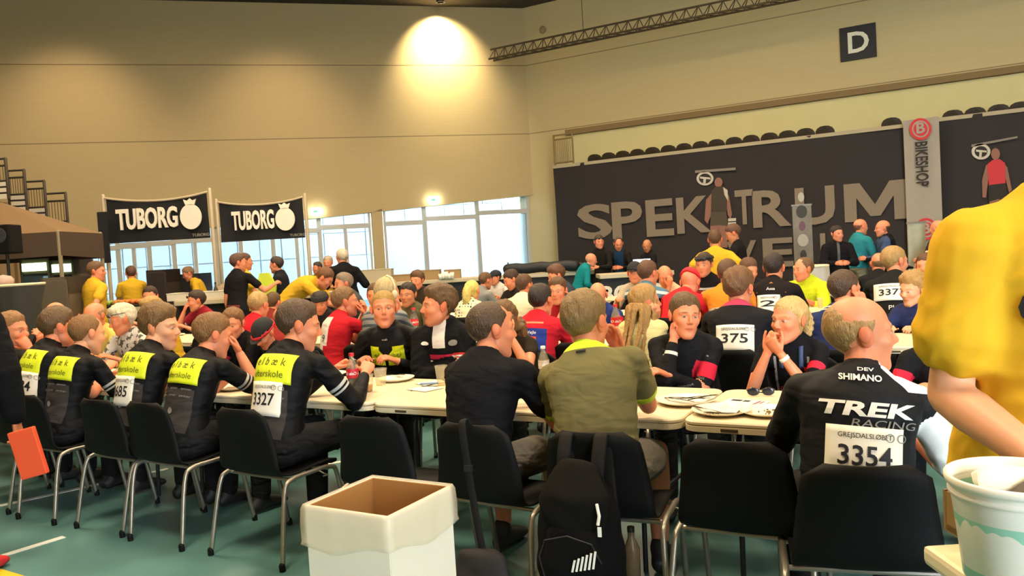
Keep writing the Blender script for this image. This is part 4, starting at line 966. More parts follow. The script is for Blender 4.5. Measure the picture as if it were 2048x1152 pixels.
def cz(py_): return float(atD(60, py_, 12.3)[2])
g = G(); pk = (-.2, .1, cz(400)); e0, e1, zt_, zl_ = -1.4, 1.0, cz(470), cz(520)
P = [(e0, -.5, zt_), (e1, -.5, zt_), (e1, .75, zt_), (e0, .75, zt_)]; Q = [(a, b, zl_+.03*sin(i*2)) for i, (a, b, c) in enumerate(P)]
g.add([pk]+P, [[0, 1, 2], [0, 2, 3], [0, 3, 4], [0, 4, 1], [4, 3, 2, 1]]); g.obj('roof', mat('canopy_tan', '7a6040', .8, bump=.3, bscale=3), can)
g = G(); g.add(P+Q+[(a*.98, b*.98+.01, z) for a, b, z in P]+[(a*.98, b*.98+.01, z) for a, b, z in Q], [[i, (i+1) % 4, 4+(i+1) % 4, 4+i] for i in range(4)]+[[8+i, 12+i, 12+(i+1) % 4, 8+(i+1) % 4] for i in range(4)]); g.obj('valance', mat('canopy_brown', '473526', .85, bump=.3, bscale=3), can)
for x, y in ((e0, -.5), (e1, -.5), (e1, .75), (e0, .75)):
    g = G(); g.tube([(x*.97, y*.97, 0), (x*.97, y*.97, zt_)], .03, 8); g.obj('leg', mat('canopy_leg', '8d7d60', .5), can)
q = atD(12, 480, 10.5); sp_ = thing('loudspeaker', 'black loudspeaker on a stand at the far left edge', 'speaker', (float(q[0]), float(q[1]), 0), radians(30)); z0, z1 = float(atD(12, 508, 10.5)[2]), float(atD(12, 450, 10.5)[2])
g = G(); g.box((0, 0, (z0+z1)/2), (.27, .28, z1-z0), bev=.02); g.obj('cabinet', M_black, sp_)
g = G(); g.lathe([(0, .004), (.09, .004), (.1, 0)], n=20); g.V = [(v[0], -.145-v[2], (z0+z1)/2+.05+v[1]) for v in g.V]; g.obj('grille', mat('grille', '26262a', .7), sp_)
g = G(); g.tube([(0, 0, .5), (0, 0, z0+.02)], .02, 8); g.obj('pole', M_dsteel, sp_)
for k in range(3):
    g = G(); a = k*2*pi/3; g.tube([(0, 0, .6), (.4*cos(a), .4*sin(a), .01)], .012, 6); g.obj('leg', M_dsteel, sp_)
def hightable(px_, pyt, D, wpx, label, cover, straight=False):
    q = atD(px_, pyt, D); z = float(q[2]); r = wpx/2*D/F_PX; t = thing('high_table', label, 'table', (float(q[0]), float(q[1]), 0))
    g = G(); g.lathe([(0, z), (r, z), (r+.01, z-.015), (r, z-.03), (0, z-.03)], n=32); g.obj('tabletop', M_white, t, smooth=False)
    g = G(); g.lathe([(r*1.0, z-.02), (r*1.02, z*.8), (r*1.03, z*.5), (r*1.08, .02)] if straight else [(r*.98, z-.03), (r*.5, z*.6), (r*.38, z*.4), (r*.55, .15), (r*.7, .01)], n=48); g.V = [(v[0]*(1+.03*sin(8*atan2(v[1], v[0]))), v[1]*(1+.03*sin(8*atan2(v[1], v[0]))), v[2]) for v in g.V]; g.obj('cover', mat('cover_'+cover, cover, .8), t, smooth=True)
hightable(35, 567, 9.2, 96, 'round white-topped high table with dark stretch cover at the far left', '3b3a34')
hightable(1622, 530, 10.4, 66, 'white-topped table under white cloth beside the person in neon yellow', 'b9b3a4', True)
hightable(1885, 500, 10.2, 60, 'pale high table behind the large person in yellow', 'b0a898', True)
q = atD(6, 552, 9.2); g = G(); g.lathe([(0, 0), (.10, 0), (.11, .05), (.08, .09), (0, .11)], n=20); tag(g.obj('folded_cap', mat('cap_pink', 'b09a90', .8), None, (float(q[0]), float(q[1]), float(atD(35, 567, 9.2)[2])), smooth=True), 'pale cap lying on the high table at the far left', 'cap')
# bike stand of goods and roll-up by the banner at the right
def rollup(px0, px1, pyt, D, label, col, top=None, py0=560):
    A, B = atD(px0, pyt, D), atD(px1, pyt, D); w = float(np.linalg.norm((B-A)[:2])); z = float((A[2]+B[2])/2); t = thing('rollup_banner', label, 'banner', (float(A[0]), float(A[1]), 0), atan2(B[1]-A[1], B[0]-A[0]))
    g = G(); g.box((w/2, 0, z/2+.05), (w, .012, z-.1)); g.obj('sheet', mat('sheet_'+col, col, .7, var=.35, vscale=5), t); g = G(); g.box((w/2, 0, .05), (w+.05, .16, .1), bev=.02); g.obj('base', M_steel, t); g = G(); g.box((w/2, 0, z), (w+.02, .03, .03)); g.obj('top_rail', M_steel, t)
    return t
ru = rollup(1584, 1622, 410, 15.0, 'grey roll-up banner with a printed bicycle part left of the group in black', '7b7468')
for k in range(5):
    g = G(); a = .06+.02*(k % 2); P = [(.17+.0+a*cos(t_)*(1+.3*(k % 2)), 1.15+k*.27+a*1.5*sin(t_)) for t_ in np.linspace(0, 2*pi, 14)[:-1]]; g.plate(P, (0, -.012, 0), (1, 0, 0), (0, 0, 1), .004); g.obj('printed_shape', mat('ru_%d' % (k % 3), ['3b3834', 'a8a294', '6d4a58'][k % 3], .7), ru)
rollup(1815, 1850, 445, 12.0, 'pale roll-up banner between the bicycle stand and the yellow person', 'a3a38c')
# bicycles on a display rack behind the right tables
def bicycle(px_, py_, D, rz, label, fc):
    q = atD(px_, py_, D); z0 = 0.; t = thing('bicycle', label, 'bicycle', (float(q[0]), float(q[1]), z0), radians(rz)); R = .335
    for nm, x in (('front_wheel', .52), ('rear_wheel', -.52)):
        g = G(); ring = [(x+R*cos(a), 0, R+.01+R*sin(a)) for a in np.linspace(0, 2*pi, 33)]; g.tube(ring, .014, 6, side=(0, 1, 0), cap=False)
        w = g.obj(nm, mat('tyre', '1c1c1c', .7), t, smooth=True); g = G()
        for k in range(14): a = 2*pi*k/14; g.tube([(x, 0, R), (x+R*cos(a), 0, R+R*sin(a))], .002, 4)
        g.obj('spokes', M_steel, w)
    g = G(); bb, hd, st_, rr, ff = (-.1, 0, .28), (.36, 0, .82), (-.22, 0, .82), (-.52, 0, R), (.52, 0, R)
    for a, b_ in ((bb, hd), (st_, hd), (bb, st_), (bb, rr), (st_, rr), (hd, ff)): g.tube([a, b_], .017, 8)
    g.obj('frame', mat('bike_'+fc, fc, .3), t, smooth=True)
    g = G(); g.tube([(.34, 0, .86), (.34, -.2, .9), (.46, -.21, .86), (.44, -.21, .76)], .013, 8); g.tube([(.34, 0, .86), (.34, .2, .9), (.46, .21, .86), (.44, .21, .76)], .013, 8); g.obj('handlebar', M_dsteel, t, smooth=True)
    g = G(); g.tube([(-.24, 0, .82), (-.26, 0, .95)], .013, 8); g.tube([(-.36, 0, .97), (-.25, 0, .98), (-.10, 0, .96)], [(.06, .025), (.04, .02), (.015, .012)], 10); g.obj('saddle', M_black, t, smooth=True)
bicycle(1800, 520, 12.6, 15, 'road bicycle with pale frame standing behind the two talking people', 'b8b0a0')
bicycle(1840, 540, 11.4, -20, 'dark road bicycle on show next to the pale roll-up banner', '55504a')
bicycle(1660, 545, 14.2, 25, 'grey bicycle standing beside the table with the white cloth', '88827a')
# ------------------------------------------------------------------ folding tables in rows
ROW = [3.37, 5.87, 8.37, 10.87]; TD = .78; TL = 1.76; X0 = .63
nth = {0: 'front', 1: 'second', 2: 'third', 3: 'fourth'}
def make_table(label):
    t = thing('folding_table', label, 'table', (0, 0, 0), 0, 'white folding tables in rows')
    r = .07; w = TL-.012; P = []
    for cx, cy, a0 in ((w-r, r, -90), (w-r, TD-r, 0), (r, TD-r, 90), (r, r, 180)):
        for k in range(6): a = radians(a0+18*k); P.append((cx+r*cos(a), cy+r*sin(a)))
    Q = [(x+(w/2-x)*.012, y+(TD/2-y)*.02) for x, y in P]; n = len(P); g = G()
    V = [(x, y, .69) for x, y in Q]+[(x, y, .694) for x, y in P]+[(x, y, .717) for x, y in P]+[(x, y, .721) for x, y in Q]+[(x, y, .724) for x, y in P]+[(x, y, .734) for x, y in P]+[(x+(w/2-x)*.006, y+(TD/2-y)*.012, .74) for x, y in P]
    F = [list(range(n))[::-1], [6*n+i for i in range(n)]]
    for j in range(6): F += [[j*n+i, j*n+(i+1) % n, (j+1)*n+(i+1) % n, (j+1)*n+i] for i in range(n)]
    g.add(V, F); g.obj('tabletop', M_white, t)
    for x in (.22, w-.22):
        g = G(); g.tube([(x, .08, 0), (x, .10, .62), (x, .14, .68), (x, TD-.14, .68), (x, TD-.10, .62), (x, TD-.08, 0)], .0125, 8); g.tube([(x, .095, .3), (x, TD-.095, .3)], .01, 8)
        g.tube([(x, TD/2, .66), (w/2+(.2 if x > w/2 else -.2), TD/2, .68)], .009, 6); g.obj('leg', M_dsteel, t, smooth=True)
    g = G(); g.box((.21, -.0, .706), (.075, .006, .013), bev=.002); g.obj('edge_plate', mat('edge_plate', '4a3c28', .5), t)
    return t
ptab = None
for r_, (i0, n_, y) in enumerate(((0, 7, ROW[0]), (-1, 7, ROW[1]), (-1, 7, ROW[2]), (-1, 6, ROW[3]))):
    cnt = 0
    for i in range(n_):
        x = X0-TL*(i+1)+TL*(1 if i0 == 0 else 1) + (0 if r_ == 0 else .45*r_)
        cnt += 1; lb = 'white folding table, %s from the right end of the %s row' % (ordw(i), nth[r_])
        if ptab is None: ptab = make_table(lb); o = ptab
        else: o = copytree(ptab); o['label'] = lb
        o.location = (x, y, 0)

# ------------------------------------------------------------------ chairs
def make_chair():
    t = thing('stacking_chair', 'x', 'chair', (0, 0, 0), 0, 'black plastic stacking chairs')
    prof = smoothpath([(.235, .405), (.215, .438), (.10, .444), (-.05, .432), (-.14, .438), (-.192, .475), (-.215, .56), (-.235, .68), (-.262, .805)], 3); n = 14; V = []; m = len(prof)
    L = [0]
    for i in range(1, m): L.append(L[-1]+np.linalg.norm(prof[i]-prof[i-1]))
    for i, p in enumerate(prof):
        d = L[-1]-L[i]; w = .225-.035*sstep(np.array([L[i]]), .45, L[-1])[0]; rr = .07
        if d < rr: w -= rr-sqrt(max(rr*rr-(rr-d)**2, 0))
        e = L[i]
        if e < .05: w -= .05-sqrt(max(.0025-(.05-e)**2, 0))
        tt = sstep(np.array([L[i]]), .4, .6)[0]
        for k in range(n+1):
            u = 2*k/n-1; V.append((u*w, p[0]+tt*.035*u*u+(0), p[1]+(1-tt)*.012*u*u))
    F = []
    for i in range(m-1):
        for k in range(n): a = i*(n+1)+k; F.append([a, a+1, a+n+2, a+n+1])
    me = mesh_from('seat_shell', V, F, True); o = link('seat_shell', me, M_black, t); md = o.modifiers.new('thick', 'SOLIDIFY'); md.thickness = .009; md.offset = 0
    for s in (-1, 1):
        g = G(); g.tube(smoothpath([(s*.245, .27, .012), (s*.245, .20, .36), (s*.245, .15, .425), (s*.245, .0, .432), (s*.245, -.13, .425), (s*.25, -.185, .36), (s*.275, -.25, .012)], 4), .0125, 9); g.obj('leg_frame', M_steel, t, smooth=True)
        for y in (.273, -.252):
            g = G(); g.tube([(s*(.245 if y > 0 else .2755), y, .002), (s*(.245 if y > 0 else .275), y-.002, .03)], .016, 9); g.obj('foot_cap', M_black, t)
    g = G()
    for y in (.13, -.11): g.tube([(-.245, y, .420), (.245, y, .420)], .010, 8)
    g.obj('crossbar', M_steel, t)
    g = G(); g.tube([(.252, .06, .425), (.285, .06, .415), (.29, .085, .40), (.255, .085, .39)], .004, 6); g.obj('row_hook', M_steel, t)
    return t
pch = [None]
def chair(x, y, rz, label):
    if pch[0] is None: pch[0] = make_chair(); o = pch[0]
    else: o = copytree(pch[0])
    o['label'] = label; o.location = (x, y, 0); o.rotation_euler = (0, 0, radians(rz)); return o
def shortl(lb): return ' '.join(lb.split()[:12])
yc = 3.06
def cx(px_, py_=812): return float(atZ(px_, py_, .80)[0])
near_ch = [(cx(20, 800), 'black chair at the far left of the front row, under the person eating with both hands'), (cx(76, 800), 'black chair under the front-row person in the 3684 jersey'), (cx(135, 804), 'black chair under the third black and neon jersey from the left in the front row'),
           (cx(258, 803), 'black chair under the youth in the 3685 jersey'), (cx(388, 812), 'black chair under the front-row person with the fully visible neon panel, left of 3327'), (cx(545, 817), 'black chair under the person wearing bib 3327'), (cx(722, 838), 'empty black chair behind the white cardboard bin'),
           (cx(968, 850), 'black chair under the man in the plain black T-shirt, with a strap over its back'), (cx(1218, 864), 'black chair under the man in olive, with a backpack on its back'), (cx(1475, 870), 'empty black chair between the man in olive and the man with bib 3354')]
for x, lb in (near_ch[6], near_ch[9]): chair(x, yc, rng.uniform(-3, 3), lb)

# ------------------------------------------------------------------ the people at the front table, near side (backs to us)
BK = '0f0f11'
def jersey(nm='jersey_black', long=False, **k):
    return dict(col=BK, mat=nm, sleeve=k.pop('sleeve', .75), loose=.004, masks=[('3b3634', {'absx': (-1, .125), 'y': (-1, 0), 'z': (.02, .262), 'arm': (-2, 0)}), ('b8b6b0', {'arm': (.50, .56), 'side': (.5, 2)}), ('b8b6b0', {'arm': (.60, .64), 'side': (.5, 2)})], bump=.6, rough=.6, **k)
def elbaek(p, dark=M_ink, bib=None, bx=-.06, logos=True):
    patch(p, 'neon_panel', M_neon, 'back', -.135, .135, .29, .445, label='neon yellow panel across the back')
    print_(p, 'e l b æ k', M_inkgreen, 'back', .400, size=.062, width=.20, name='lettering'); print_(p, 'efterskole', M_inkgreen, 'back', .335, size=.048, width=.20, name='lettering')
    if logos:
        for j, z in enumerate((.262, .222)):
            for x in (-.085, 0, .085): print_(p, ('sponsor', 'partner')[j], M_grey, 'back', z, x, size=.018, width=.06, name='small_print')
        shape_(p, [[(.018*cos(a), .018*sin(a)) for a in np.linspace(0, 2*pi, 12)[:-1]]], M_grey, 'back', .135, 0)
    if bib: bib_(p, bib, 'back', bx, .212)
def bib_(p, num, side, x, z, w=.21, h=.17, title='GREJSDALSLØBET', name=None, big=1.):
    b_ = patch(p, 'race_bib', M_paper, side, x-w/2, x+w/2, z-h/2, z+h/2, off=.008, nx=12, nz=8, label='white race number '+num)
    print_(p, title, M_ink, side, z+h*.33, x, size=.022, width=w*.70, off=.0125, name='bib_title')
    print_(p, num, M_ink, side, z-h*.04*big, x, size=.085*h/.17, width=w*.70, off=.0125, name='bib_number', bold=.015)
    if name: print_(p, name, M_ink, side, z-h*.38, x, size=.018, width=w*.25, off=.0125, name='bib_name')
    # the little cyclist mark
    for cx_ in (-.018, .018): shape_(p, [[(cx_+x_*.014, y_*.014) for x_, y_ in [(cos(a), sin(a)) for a in np.linspace(0, 2*pi, 14)]]+[(cx_+x_*.011, y_*.011) for x_, y_ in [(cos(a), sin(a)) for a in np.linspace(2*pi, 0, 14)]]], M_grey, side, z+h*.33, x+w*.40, .0125, 'cyclist_mark')
N1 = dict(Y=3.2, lean=14, slouch=18)
# 1 far left, eating
p1 = person(25, 662, 3.12, -10, 'person in black at the left edge, eating with both hands at the mouth', hy=-55, hp=5, lean=12, slouch=14, arms=('mouth', 'mouth'), shirt=dict(col=BK, sleeve=.55, loose=.004, masks=[('d23a4a', {'arm': (.30, .5), 'side': (.5, 2)})]), hair=('short', '8a6238'), skin='pink', lv=1, rowy=3.05)
p2 = person(120, 655, 3.25, -5, 'person in a black and neon jersey with bib 3684, second from the left', hy=-15, lean=14, slouch=16, shirt=jersey(), hair=('short', '5d4426'), lv=1, rowy=3.05); elbaek(p2, bib='3684', bx=.03)
p3 = person(176, 668, 3.08, -2, 'balding person in a black and neon jersey without bib, third from the left', hy=-5, hp=12, lean=13, slouch=16, shirt=jersey(), hair=('thin', '80592f'), skin='fair', lv=1, rowy=3.05); elbaek(p3)
p4 = person(322, 655, 3.10, -2, 'youth with swept brown hair in profile, black jersey with neon panel and bib 3685', hy=-62, hp=8, lean=14, slouch=16, shirt=jersey(), hair=('thick', '6e4f28'), skin='fair', lv=2, sex='m', rowy=3.05, arms=((-.1, .42, .82), (.10, .44, .82))); elbaek(p4, bib='3685', bx=-.02)
p5 = person(428, 672, 3.12, -2, 'person with brown hair seen from behind, black jersey with a fully visible neon panel', hy=-22, hp=16, lean=17, slouch=20, shirt=jersey(), hair=('short', '7a542c'), lv=2, rowy=3.05, arms=('table', ('H', .05, .13, -.12))); elbaek(p5)
p6 = person(600, 652, 3.15, -2, 'dark-haired person in long black sleeves with bib 3327, bowed over food', hy=-38, hp=14, lean=14, slouch=16, shirt=jersey('jersey_long', sleeve=1.85), hair=('short', '4a3420'), lv=2, rowy=3.05, arms=((-.06, .50, .83), (.18, .50, .82)), curl=(.7, .7)); elbaek(p6, bib='3327', bx=-.0)
p7 = person(985, 660, 3.22, -3, 'man in a plain black T-shirt seen from behind, face turned right in profile', hy=-34, hp=6, lean=14, slouch=14, shirt=dict(col='131316', sleeve=.62, loose=.014, bump=.7), hair=('thin', '4a3621'), lv=2, rowy=3.05, chdx=.14, roll=-3, legs=('77736a', 'shorts'), arms=((-.05, .42, .82), (.20, .40, .84)))
p8 = person(1172, 645, 3.18, 8, 'man in an olive T-shirt with neon yellow trim seen squarely from behind', hy=-16, hp=4, lean=12, slouch=12, shirt=dict(col='77704a', sleeve=.66, loose=.012, mat='olive_tee', bump=.55, masks=[('c8e63c', {'arm': (.615, .9), 'side': (-2, 2)}), ('c8e63c', {'z': (.492, .6), 'arm': (-2, 0)})]), hair=('short', '7d6238'), lv=2, rowy=3.05, chdx=.06, roll=-13, legs=('77736a', 'shorts'), arms=((-.10, .38, .84), ('H', .07, .15, -.14)), fat=1.04, pole=(None, (.35, .25, -1)))
p9 = person(1722, 668, 2.92, 14, 'bald man in a black jersey with white shoulder, large back lettering and bib 3354', hy=-78, hp=2, lean=6, slouch=10, shirt=dict(col='1a1a1d', sleeve=.85, loose=.006, mat='trek_jersey', bump=.5, rough=.6, masks=[('eceae4', {'arm': (.05, 1.2), 'side': (.5, 2)}), ('eceae4', {'x': (.055, .3), 'y': (-.06, .04), 'z': (.435, .56), 'arm': (-2, 0)})]), hair=('bald', 'a07c4a'), skin='pink', lv=2, rowy=2.86, roll=9, arms=('table', (.22, .36, .76)), fat=1.08)
print_(p9, 'SHIMANO', M_logo, 'back', .47, -.01, size=.028, width=.13, name='lettering', bold=.03)
print_(p9, 'TREK', M_logo, 'back', .368, 0, size=.062, width=.29, name='lettering', bold=.035, shear=.15)
print_(p9, 'RACING', M_grey, 'back', .325, .06, size=.035, width=.20, name='lettering', shear=.15); print_(p9, 'DEV', M_logo, 'back', .498, .005, size=.016, width=.05, name='lettering', bold=.02)
bib_(p9, '3354', 'back', .005, .228, .23, .175, name='Jon Hansen')

# ------------------------------------------------------------------ front table, far side (faces to us)
FY = 4.52
q1_ = person(110, 632, FY+.1, 190, 'bald person with glasses in a black jacket drinking, beyond the front table at the left', hy=15, hp=8, shirt=dict(col='16161a', sleeve=1.9, loose=.012), hair=('shaved', '9a7a55'), skin='pink', lv=1, arms=((-.15, .3, .8), ('H', .04, .15, -.10)))
person(189, 634, FY+.1, 185, 'bald person in pale yellow beyond the front table, half hidden by the third black jersey', hy=10, hp=20, shirt=dict(col='d9c46a', sleeve=.6), hair=('bald', '9a7a55'), lv=0)
q3_ = person(244, 640, FY, 190, 'white-haired woman in a grey patterned blouse, head bowed, beyond the front table', hy=-35, hp=16, sex='f', shirt=dict(col='c9c6be', mat='floral', sleeve=.9, masks=[('floral', {'z': (-1, 2)})]), hair=('thick', 'd8cdb0'), lv=1, arms=('table', 'table'))
q4_ = person(302, 622, FY+.85, 150, 'blond person in a yellow T-shirt reaching for a cup behind the youth in profile', hy=10, hp=15, shirt=dict(col='d2a52a', sleeve=.7, loose=.012), hair=('thick', 'a9884a'), lv=1, arms=(('H', -.12, .24, -.16), 'table'))
person(466, 648, FY, 170, 'person in black beyond the front table, face half hidden behind the fully visible neon panel', hy=35, hp=12, shirt=dict(col=BK, sleeve=1.9), hair=('short', '7a542c'), lv=1)
q6_ = person(528, 668, FY, 165, 'person in a black cap with red band and black top, head bowed', hy=15, hp=38, shirt=dict(col='141417', sleeve=1.9), hair=('none', '3a2a1a'), lv=1)
person(566, 640, 5.45, 10, 'bald person seen from behind with a dark strap round the head', hy=-10, hp=18, shirt=dict(col='8a2a22', sleeve=.6), hair=('none', '9a7a55'), skin='tan', lv=1)
qA = person(768, 618, FY, 196, 'young man with short blond hair in a black and neon jersey, looking to the right', hy=22, hp=-1, lean=8, slouch=10, shirt=dict(col=BK, mat='jersey_front', sleeve=1.9, loose=.004, rough=.55, masks=[('dbe61e', {'y': (0, 1), 'absx': (.012, .125), 'z': (.235, .37), 'arm': (-2, 0)}), ('17171a', {'y': (0, 1), 'absx': (-1, .05), 'vee': (.29, 1), 'arm': (-2, 0)}), ('dbe61e', {'arm': (.78, .95), 'side': (-9, -.5)}), ('dcd8d0', {'arm': (.56, .60)}), ('dcd8d0', {'arm': (.64, .68)})]), hair=('buzz', 'a5813f'), skin='pink', lv=2, arms=((-.12, .26, .78), (.16, .24, .78)), smax=1.1)
print_(qA, 'elbæk', M_inkgreen, 'front', .31, .07, size=.045, width=.09); print_(qA, 'el', M_inkgreen, 'front', .31, -.07, size=.045, width=.04); print_(qA, 'craft', M_logo, 'front', .42, 0, size=.018, width=.04)
qB = person(876, 612, FY+.02, 192, 'man with brown hair in a black jacket with striped sleeve, arms crossed, turned left', hy=-52, hp=2, lean=8, slouch=12, shirt=dict(col='141416', mat='track_jacket', sleeve=1.9, loose=.018, masks=[('e9e4d8', {'absx': (-1, .045), 'y': (0, 1), 'z': (.36, .55), 'arm': (-2, 0)}), ('c22a4a', {'y': (0, 1), 'z': (.285, .315), 'arm': (-2, 0)}), ('e9e4d8', {'y': (0, 1), 'z': (.245, .275), 'arm': (-2, 0)}), ('d23a3a', {'arm': (.44, .49), 'side': (-9, -.5)}), ('e9e4d8', {'arm': (.49, .53), 'side': (-9, -.5)}), ('d23a3a', {'arm': (.53, .56), 'side': (-9, -.5)}), ('e9e4d8', {'arm': (.56, .74), 'side': (-9, -.5)})]), hair=('thick', '5d4426'), skin='pink', lv=2, arms=('cross', 'cross'), fat=1.05, smax=1.15)
shape_(qB, [[(.03*cos(a), .012*sin(a)) for a in np.linspace(0, 2*pi, 14)[:-1]]], M_logo, 'front', .39, -.10, name='chest_mark'); shape_(qB, [[(.03*cos(a), .02*sin(a)) for a in np.linspace(0, 2*pi, 14)[:-1]]], M_grey, 'front', .39, .10, name='chest_mark')
qC = person(1008, 640, FY-.02, 185, 'brown-haired woman drinking beer, mostly behind the man in the plain black T-shirt', hy=20, hp=4, sex='f', shirt=dict(col='2a2218', sleeve=.4), hair=('long', '6b4a24'), longhair=.26, lv=2, arms=(('H', -.05, .17, -.09), 'table'), smax=1.15)
qD = person(1370, 632, FY-.02, 200, 'smiling man with brown hair in black, chin on his fist, one forearm along the table', hy=16, hp=3, hr=-6, lean=14, slouch=14, shirt=dict(col='18181a', mat='team_jersey', sleeve=1.85, loose=.006, masks=[('c9888a', {'arm': (.99, 1.14), 'side': (-9, -.5)}), ('d8293f', {'arm': (.42, .74), 'side': (-9, -.5)}), ('dd9270', {'arm': (.90, 1.16), 'side': (-9, -.5)}), ('d9d6cc', {'arm': (1.62, 1.70), 'side': (.5, 2)}), ('85858a', {'absx': (.112, .124), 'y': (0, 1), 'z': (.12, .40), 'arm': (-2, 0)})]), hair=('short', '5b4222'), skin='pink', lv=2, arms=((.12, .36, .79), 'cheek'), curl=(.5, .95), smax=1.15, fat=1.03)
print_(qD, 'MERIDA', M_grey, 'front', .30, -.02, size=.016, width=.09); print_(qD, 'THULE', M_grey, 'front', .30, .07, size=.014, width=.04)
qE = person(1578, 640, FY-.06, 178, 'blonde woman in a black jersey, both hands raised to her mouth, elbows on the table', hy=-26, hp=2, sex='f', lean=12, slouch=14, shirt=dict(col='131316', mat='team_jersey_w', sleeve=.55, loose=.004, masks=[('d8293f', {'arm': (.36, .54), 'side': (-9, -.5)}), ('9a9a9e', {'absx': (.085, .100), 'y': (0, 1), 'z': (.12, .42), 'arm': (-2, 0)})]), hair=('pony', 'c2a063'), skin='pink', lv=2, arms=(('H', -.07, .17, -.165), ('H', .01, .18, -.165)), curl=(.75, .6), smax=1.15, pole=((-.35, .3, -1), (.35, .3, -1)))
print_(qE, 'BLACK', M_red, 'front', .22, .02, size=.026, width=.09); print_(qE, 'NATUR', M_red, 'front', .15, .02, size=.022, width=.09)
shape_(qE, [[(.022*cos(a), .022*sin(a)) for a in np.linspace(0, 2*pi, 18)]+[(.015*cos(a), .015*sin(a)) for a in np.linspace(2*pi, 0, 18)]], M_red, 'front', .225, -.055, name='round_mark')
qF = person(1885, 652, FY, 178, 'person in a black and pink jersey half hidden by the large person in yellow', hy=0, hp=6, shirt=dict(col='18181a', mat='team_jersey2', sleeve=.8, masks=[('d8293f', {'arm': (.30, .65)}), ('e8e4dc', {'arm': (.70, .74)})]), hair=('short', '5b4222'), lv=1, smax=1.1)

# ------------------------------------------------------------------ second row
R2, R2F = 5.62, 7.02; R3, R3F = 8.12, 9.52
person(300, 594, R2F, 170, 'dark-haired person in dark red turned right, left of the one with raised sunglasses', hy=50, shirt=dict(col='8e1f2a', sleeve=.7, masks=[('d8c8b8', {'arm': (.6, .66)})]), hair=('short', '3a281c'), lv=0)
r2 = person(392, 602, R2F, 175, 'person in a dark red jersey with sunglasses on the head, hand at the mouth', hy=-25, hp=8, shirt=dict(col='8e1f2a', sleeve=.7, masks=[('d8c8b8', {'arm': (.58, .66)}), ('2a1a1a', {'y': (0, 1), 'z': (.1, .25)})]), hair=('short', '3a281c'), lv=1, arms=('table', 'mouth'))
r3 = person(518, 612, R2, 5, 'fair-haired person in a bright red jersey with white bands, seen from behind', hy=5, hp=15, shirt=dict(col='c81e28', mat='red_white', sleeve=.7, masks=[('ddd6c8', {'y': (-1, 0), 'z': (.25, .32)}), ('ddd6c8', {'y': (-1, 0), 'z': (.08, .23)})]), hair=('short', 'b3915a'), lv=0); print_(r3, '3234', M_ink, 'back', .17, 0, size=.07, width=.16); print_(r3, 'KRISTENSEN', M_red, 'back', .285, 0, size=.03, width=.2)
person(548, 606, R2F, 10, 'brown-haired person seen from behind beside the red jersey with white bands', shirt=dict(col='7a2a26', sleeve=.6), hair=('short', '5a3f22'), lv=0, chair=False)
r5 = person(640, 606, R2F-.2, 180, 'person wearing a black headband, face down, behind the red and white jersey', hy=35, hp=20, shirt=dict(col='222226', sleeve=.8), hair=('short', '2a2018'), lv=0)
r6 = person(692, 604, R2, -12, 'man in a red and white cycling jersey from behind, hands clasped at his face', hy=-30, hp=2, shirt=dict(col='c3202a', mat='red_side', sleeve=.75, loose=.004, masks=[('e4dccb', {'x': (-.2, .03), 'y': (-1, 0), 'z': (.20, .46), 'arm': (-2, 0)}), ('e4dccb', {'x': (-.14, -.02), 'y': (-1, 0), 'z': (.06, .21)}), ('3b3f7c', {'x': (-.16, -.04), 'y': (-1, 0), 'z': (-.1, .05)}), ('e4dccb', {'arm': (.28, .33)}), ('e4dccb', {'arm': (.36, .40)})]), hair=('short', '7a5a34'), lv=1, arms=('mouth', 'mouth')); print_(r6, '9', M_ink, 'back', .26, -.02, size=.09); print_(r6, 'CYKEL', M_grey, 'back', .38, -.04, size=.03, width=.1)
r7 = person(776, 588, R2+.1, 0, 'person with pale headphones and a grey striped top, behind the young man in neon', hy=-10, shirt=dict(col='8b8b86', mat='grey_stripe', sleeve=.8, masks=[('stripes', {'z': (-1, 2)})]), hair=('short', 'b8a274'), lv=0, arms=('table', 'cheek'))
person(750, 591, R2F, 185, 'person with glasses and brown hair in pale grey, left of the blond young man', hy=20, hp=6, shirt=dict(col='c9c2b4', sleeve=.8), hair=('short', '5a3f22'), lv=0)
r9 = person(816, 590, R2F, 190, 'dark-haired man in an olive shirt, seen between the two men beyond the front table', hy=0, hp=4, shirt=dict(col='5e5638', mat='olive_far', sleeve=1.5, masks=[('c9c070', {'y': (0, 1), 'absx': (-1, .07), 'z': (.1, .33)})]), hair=('short', '2c2018'), skin='tan', lv=1)
person(686, 568, R3, 150, 'grey-haired person in dark grey behind the man in red and white', shirt=dict(col='4a4a4c', sleeve=1.9), hair=('short', '857460'), lv=0)
person(1115, 582, R2F, 170, 'person in a red top facing the red and blue jersey, hand at the neck', hy=20, hp=6, shirt=dict(col='a8222a', sleeve=.7), hair=('short', '5d3f22'), lv=1, arms=('cheek', 'table'))
r11 = person(1083, 598, R2+.05, 2, 'dark-haired person in a red and blue jersey with orange back panel, seen from behind', hy=-8, hp=4, fat=1.06, shirt=dict(col='c4202f', mat='red_blue', sleeve=.7, loose=.012, masks=[('2f3f8c', {'y': (-1, 0), 'x': (-.17, .13), 'z': (-.1, .365), 'arm': (-2, 0)}), ('d2542e', {'y': (-1, 0), 'x': (-.15, .055), 'z': (.05, .30), 'arm': (-2, 0)}), ('e08a6a', {'y': (-1, 0), 'x': (-.1, .1), 'z': (.405, .42)})]), hair=('short', '2f2118'), lv=2, s=1.0)
print_(r11, 'Team Vejle', M_logo, 'back', .33, -.03, size=.035, width=.17, bold=.01); patch(r11, 'printed_figure', mat('printed_cream', 'd8b98a', .7), 'back', -.085, .0, .10, .26, off=.006, nx=4, nz=6, wave=.02)
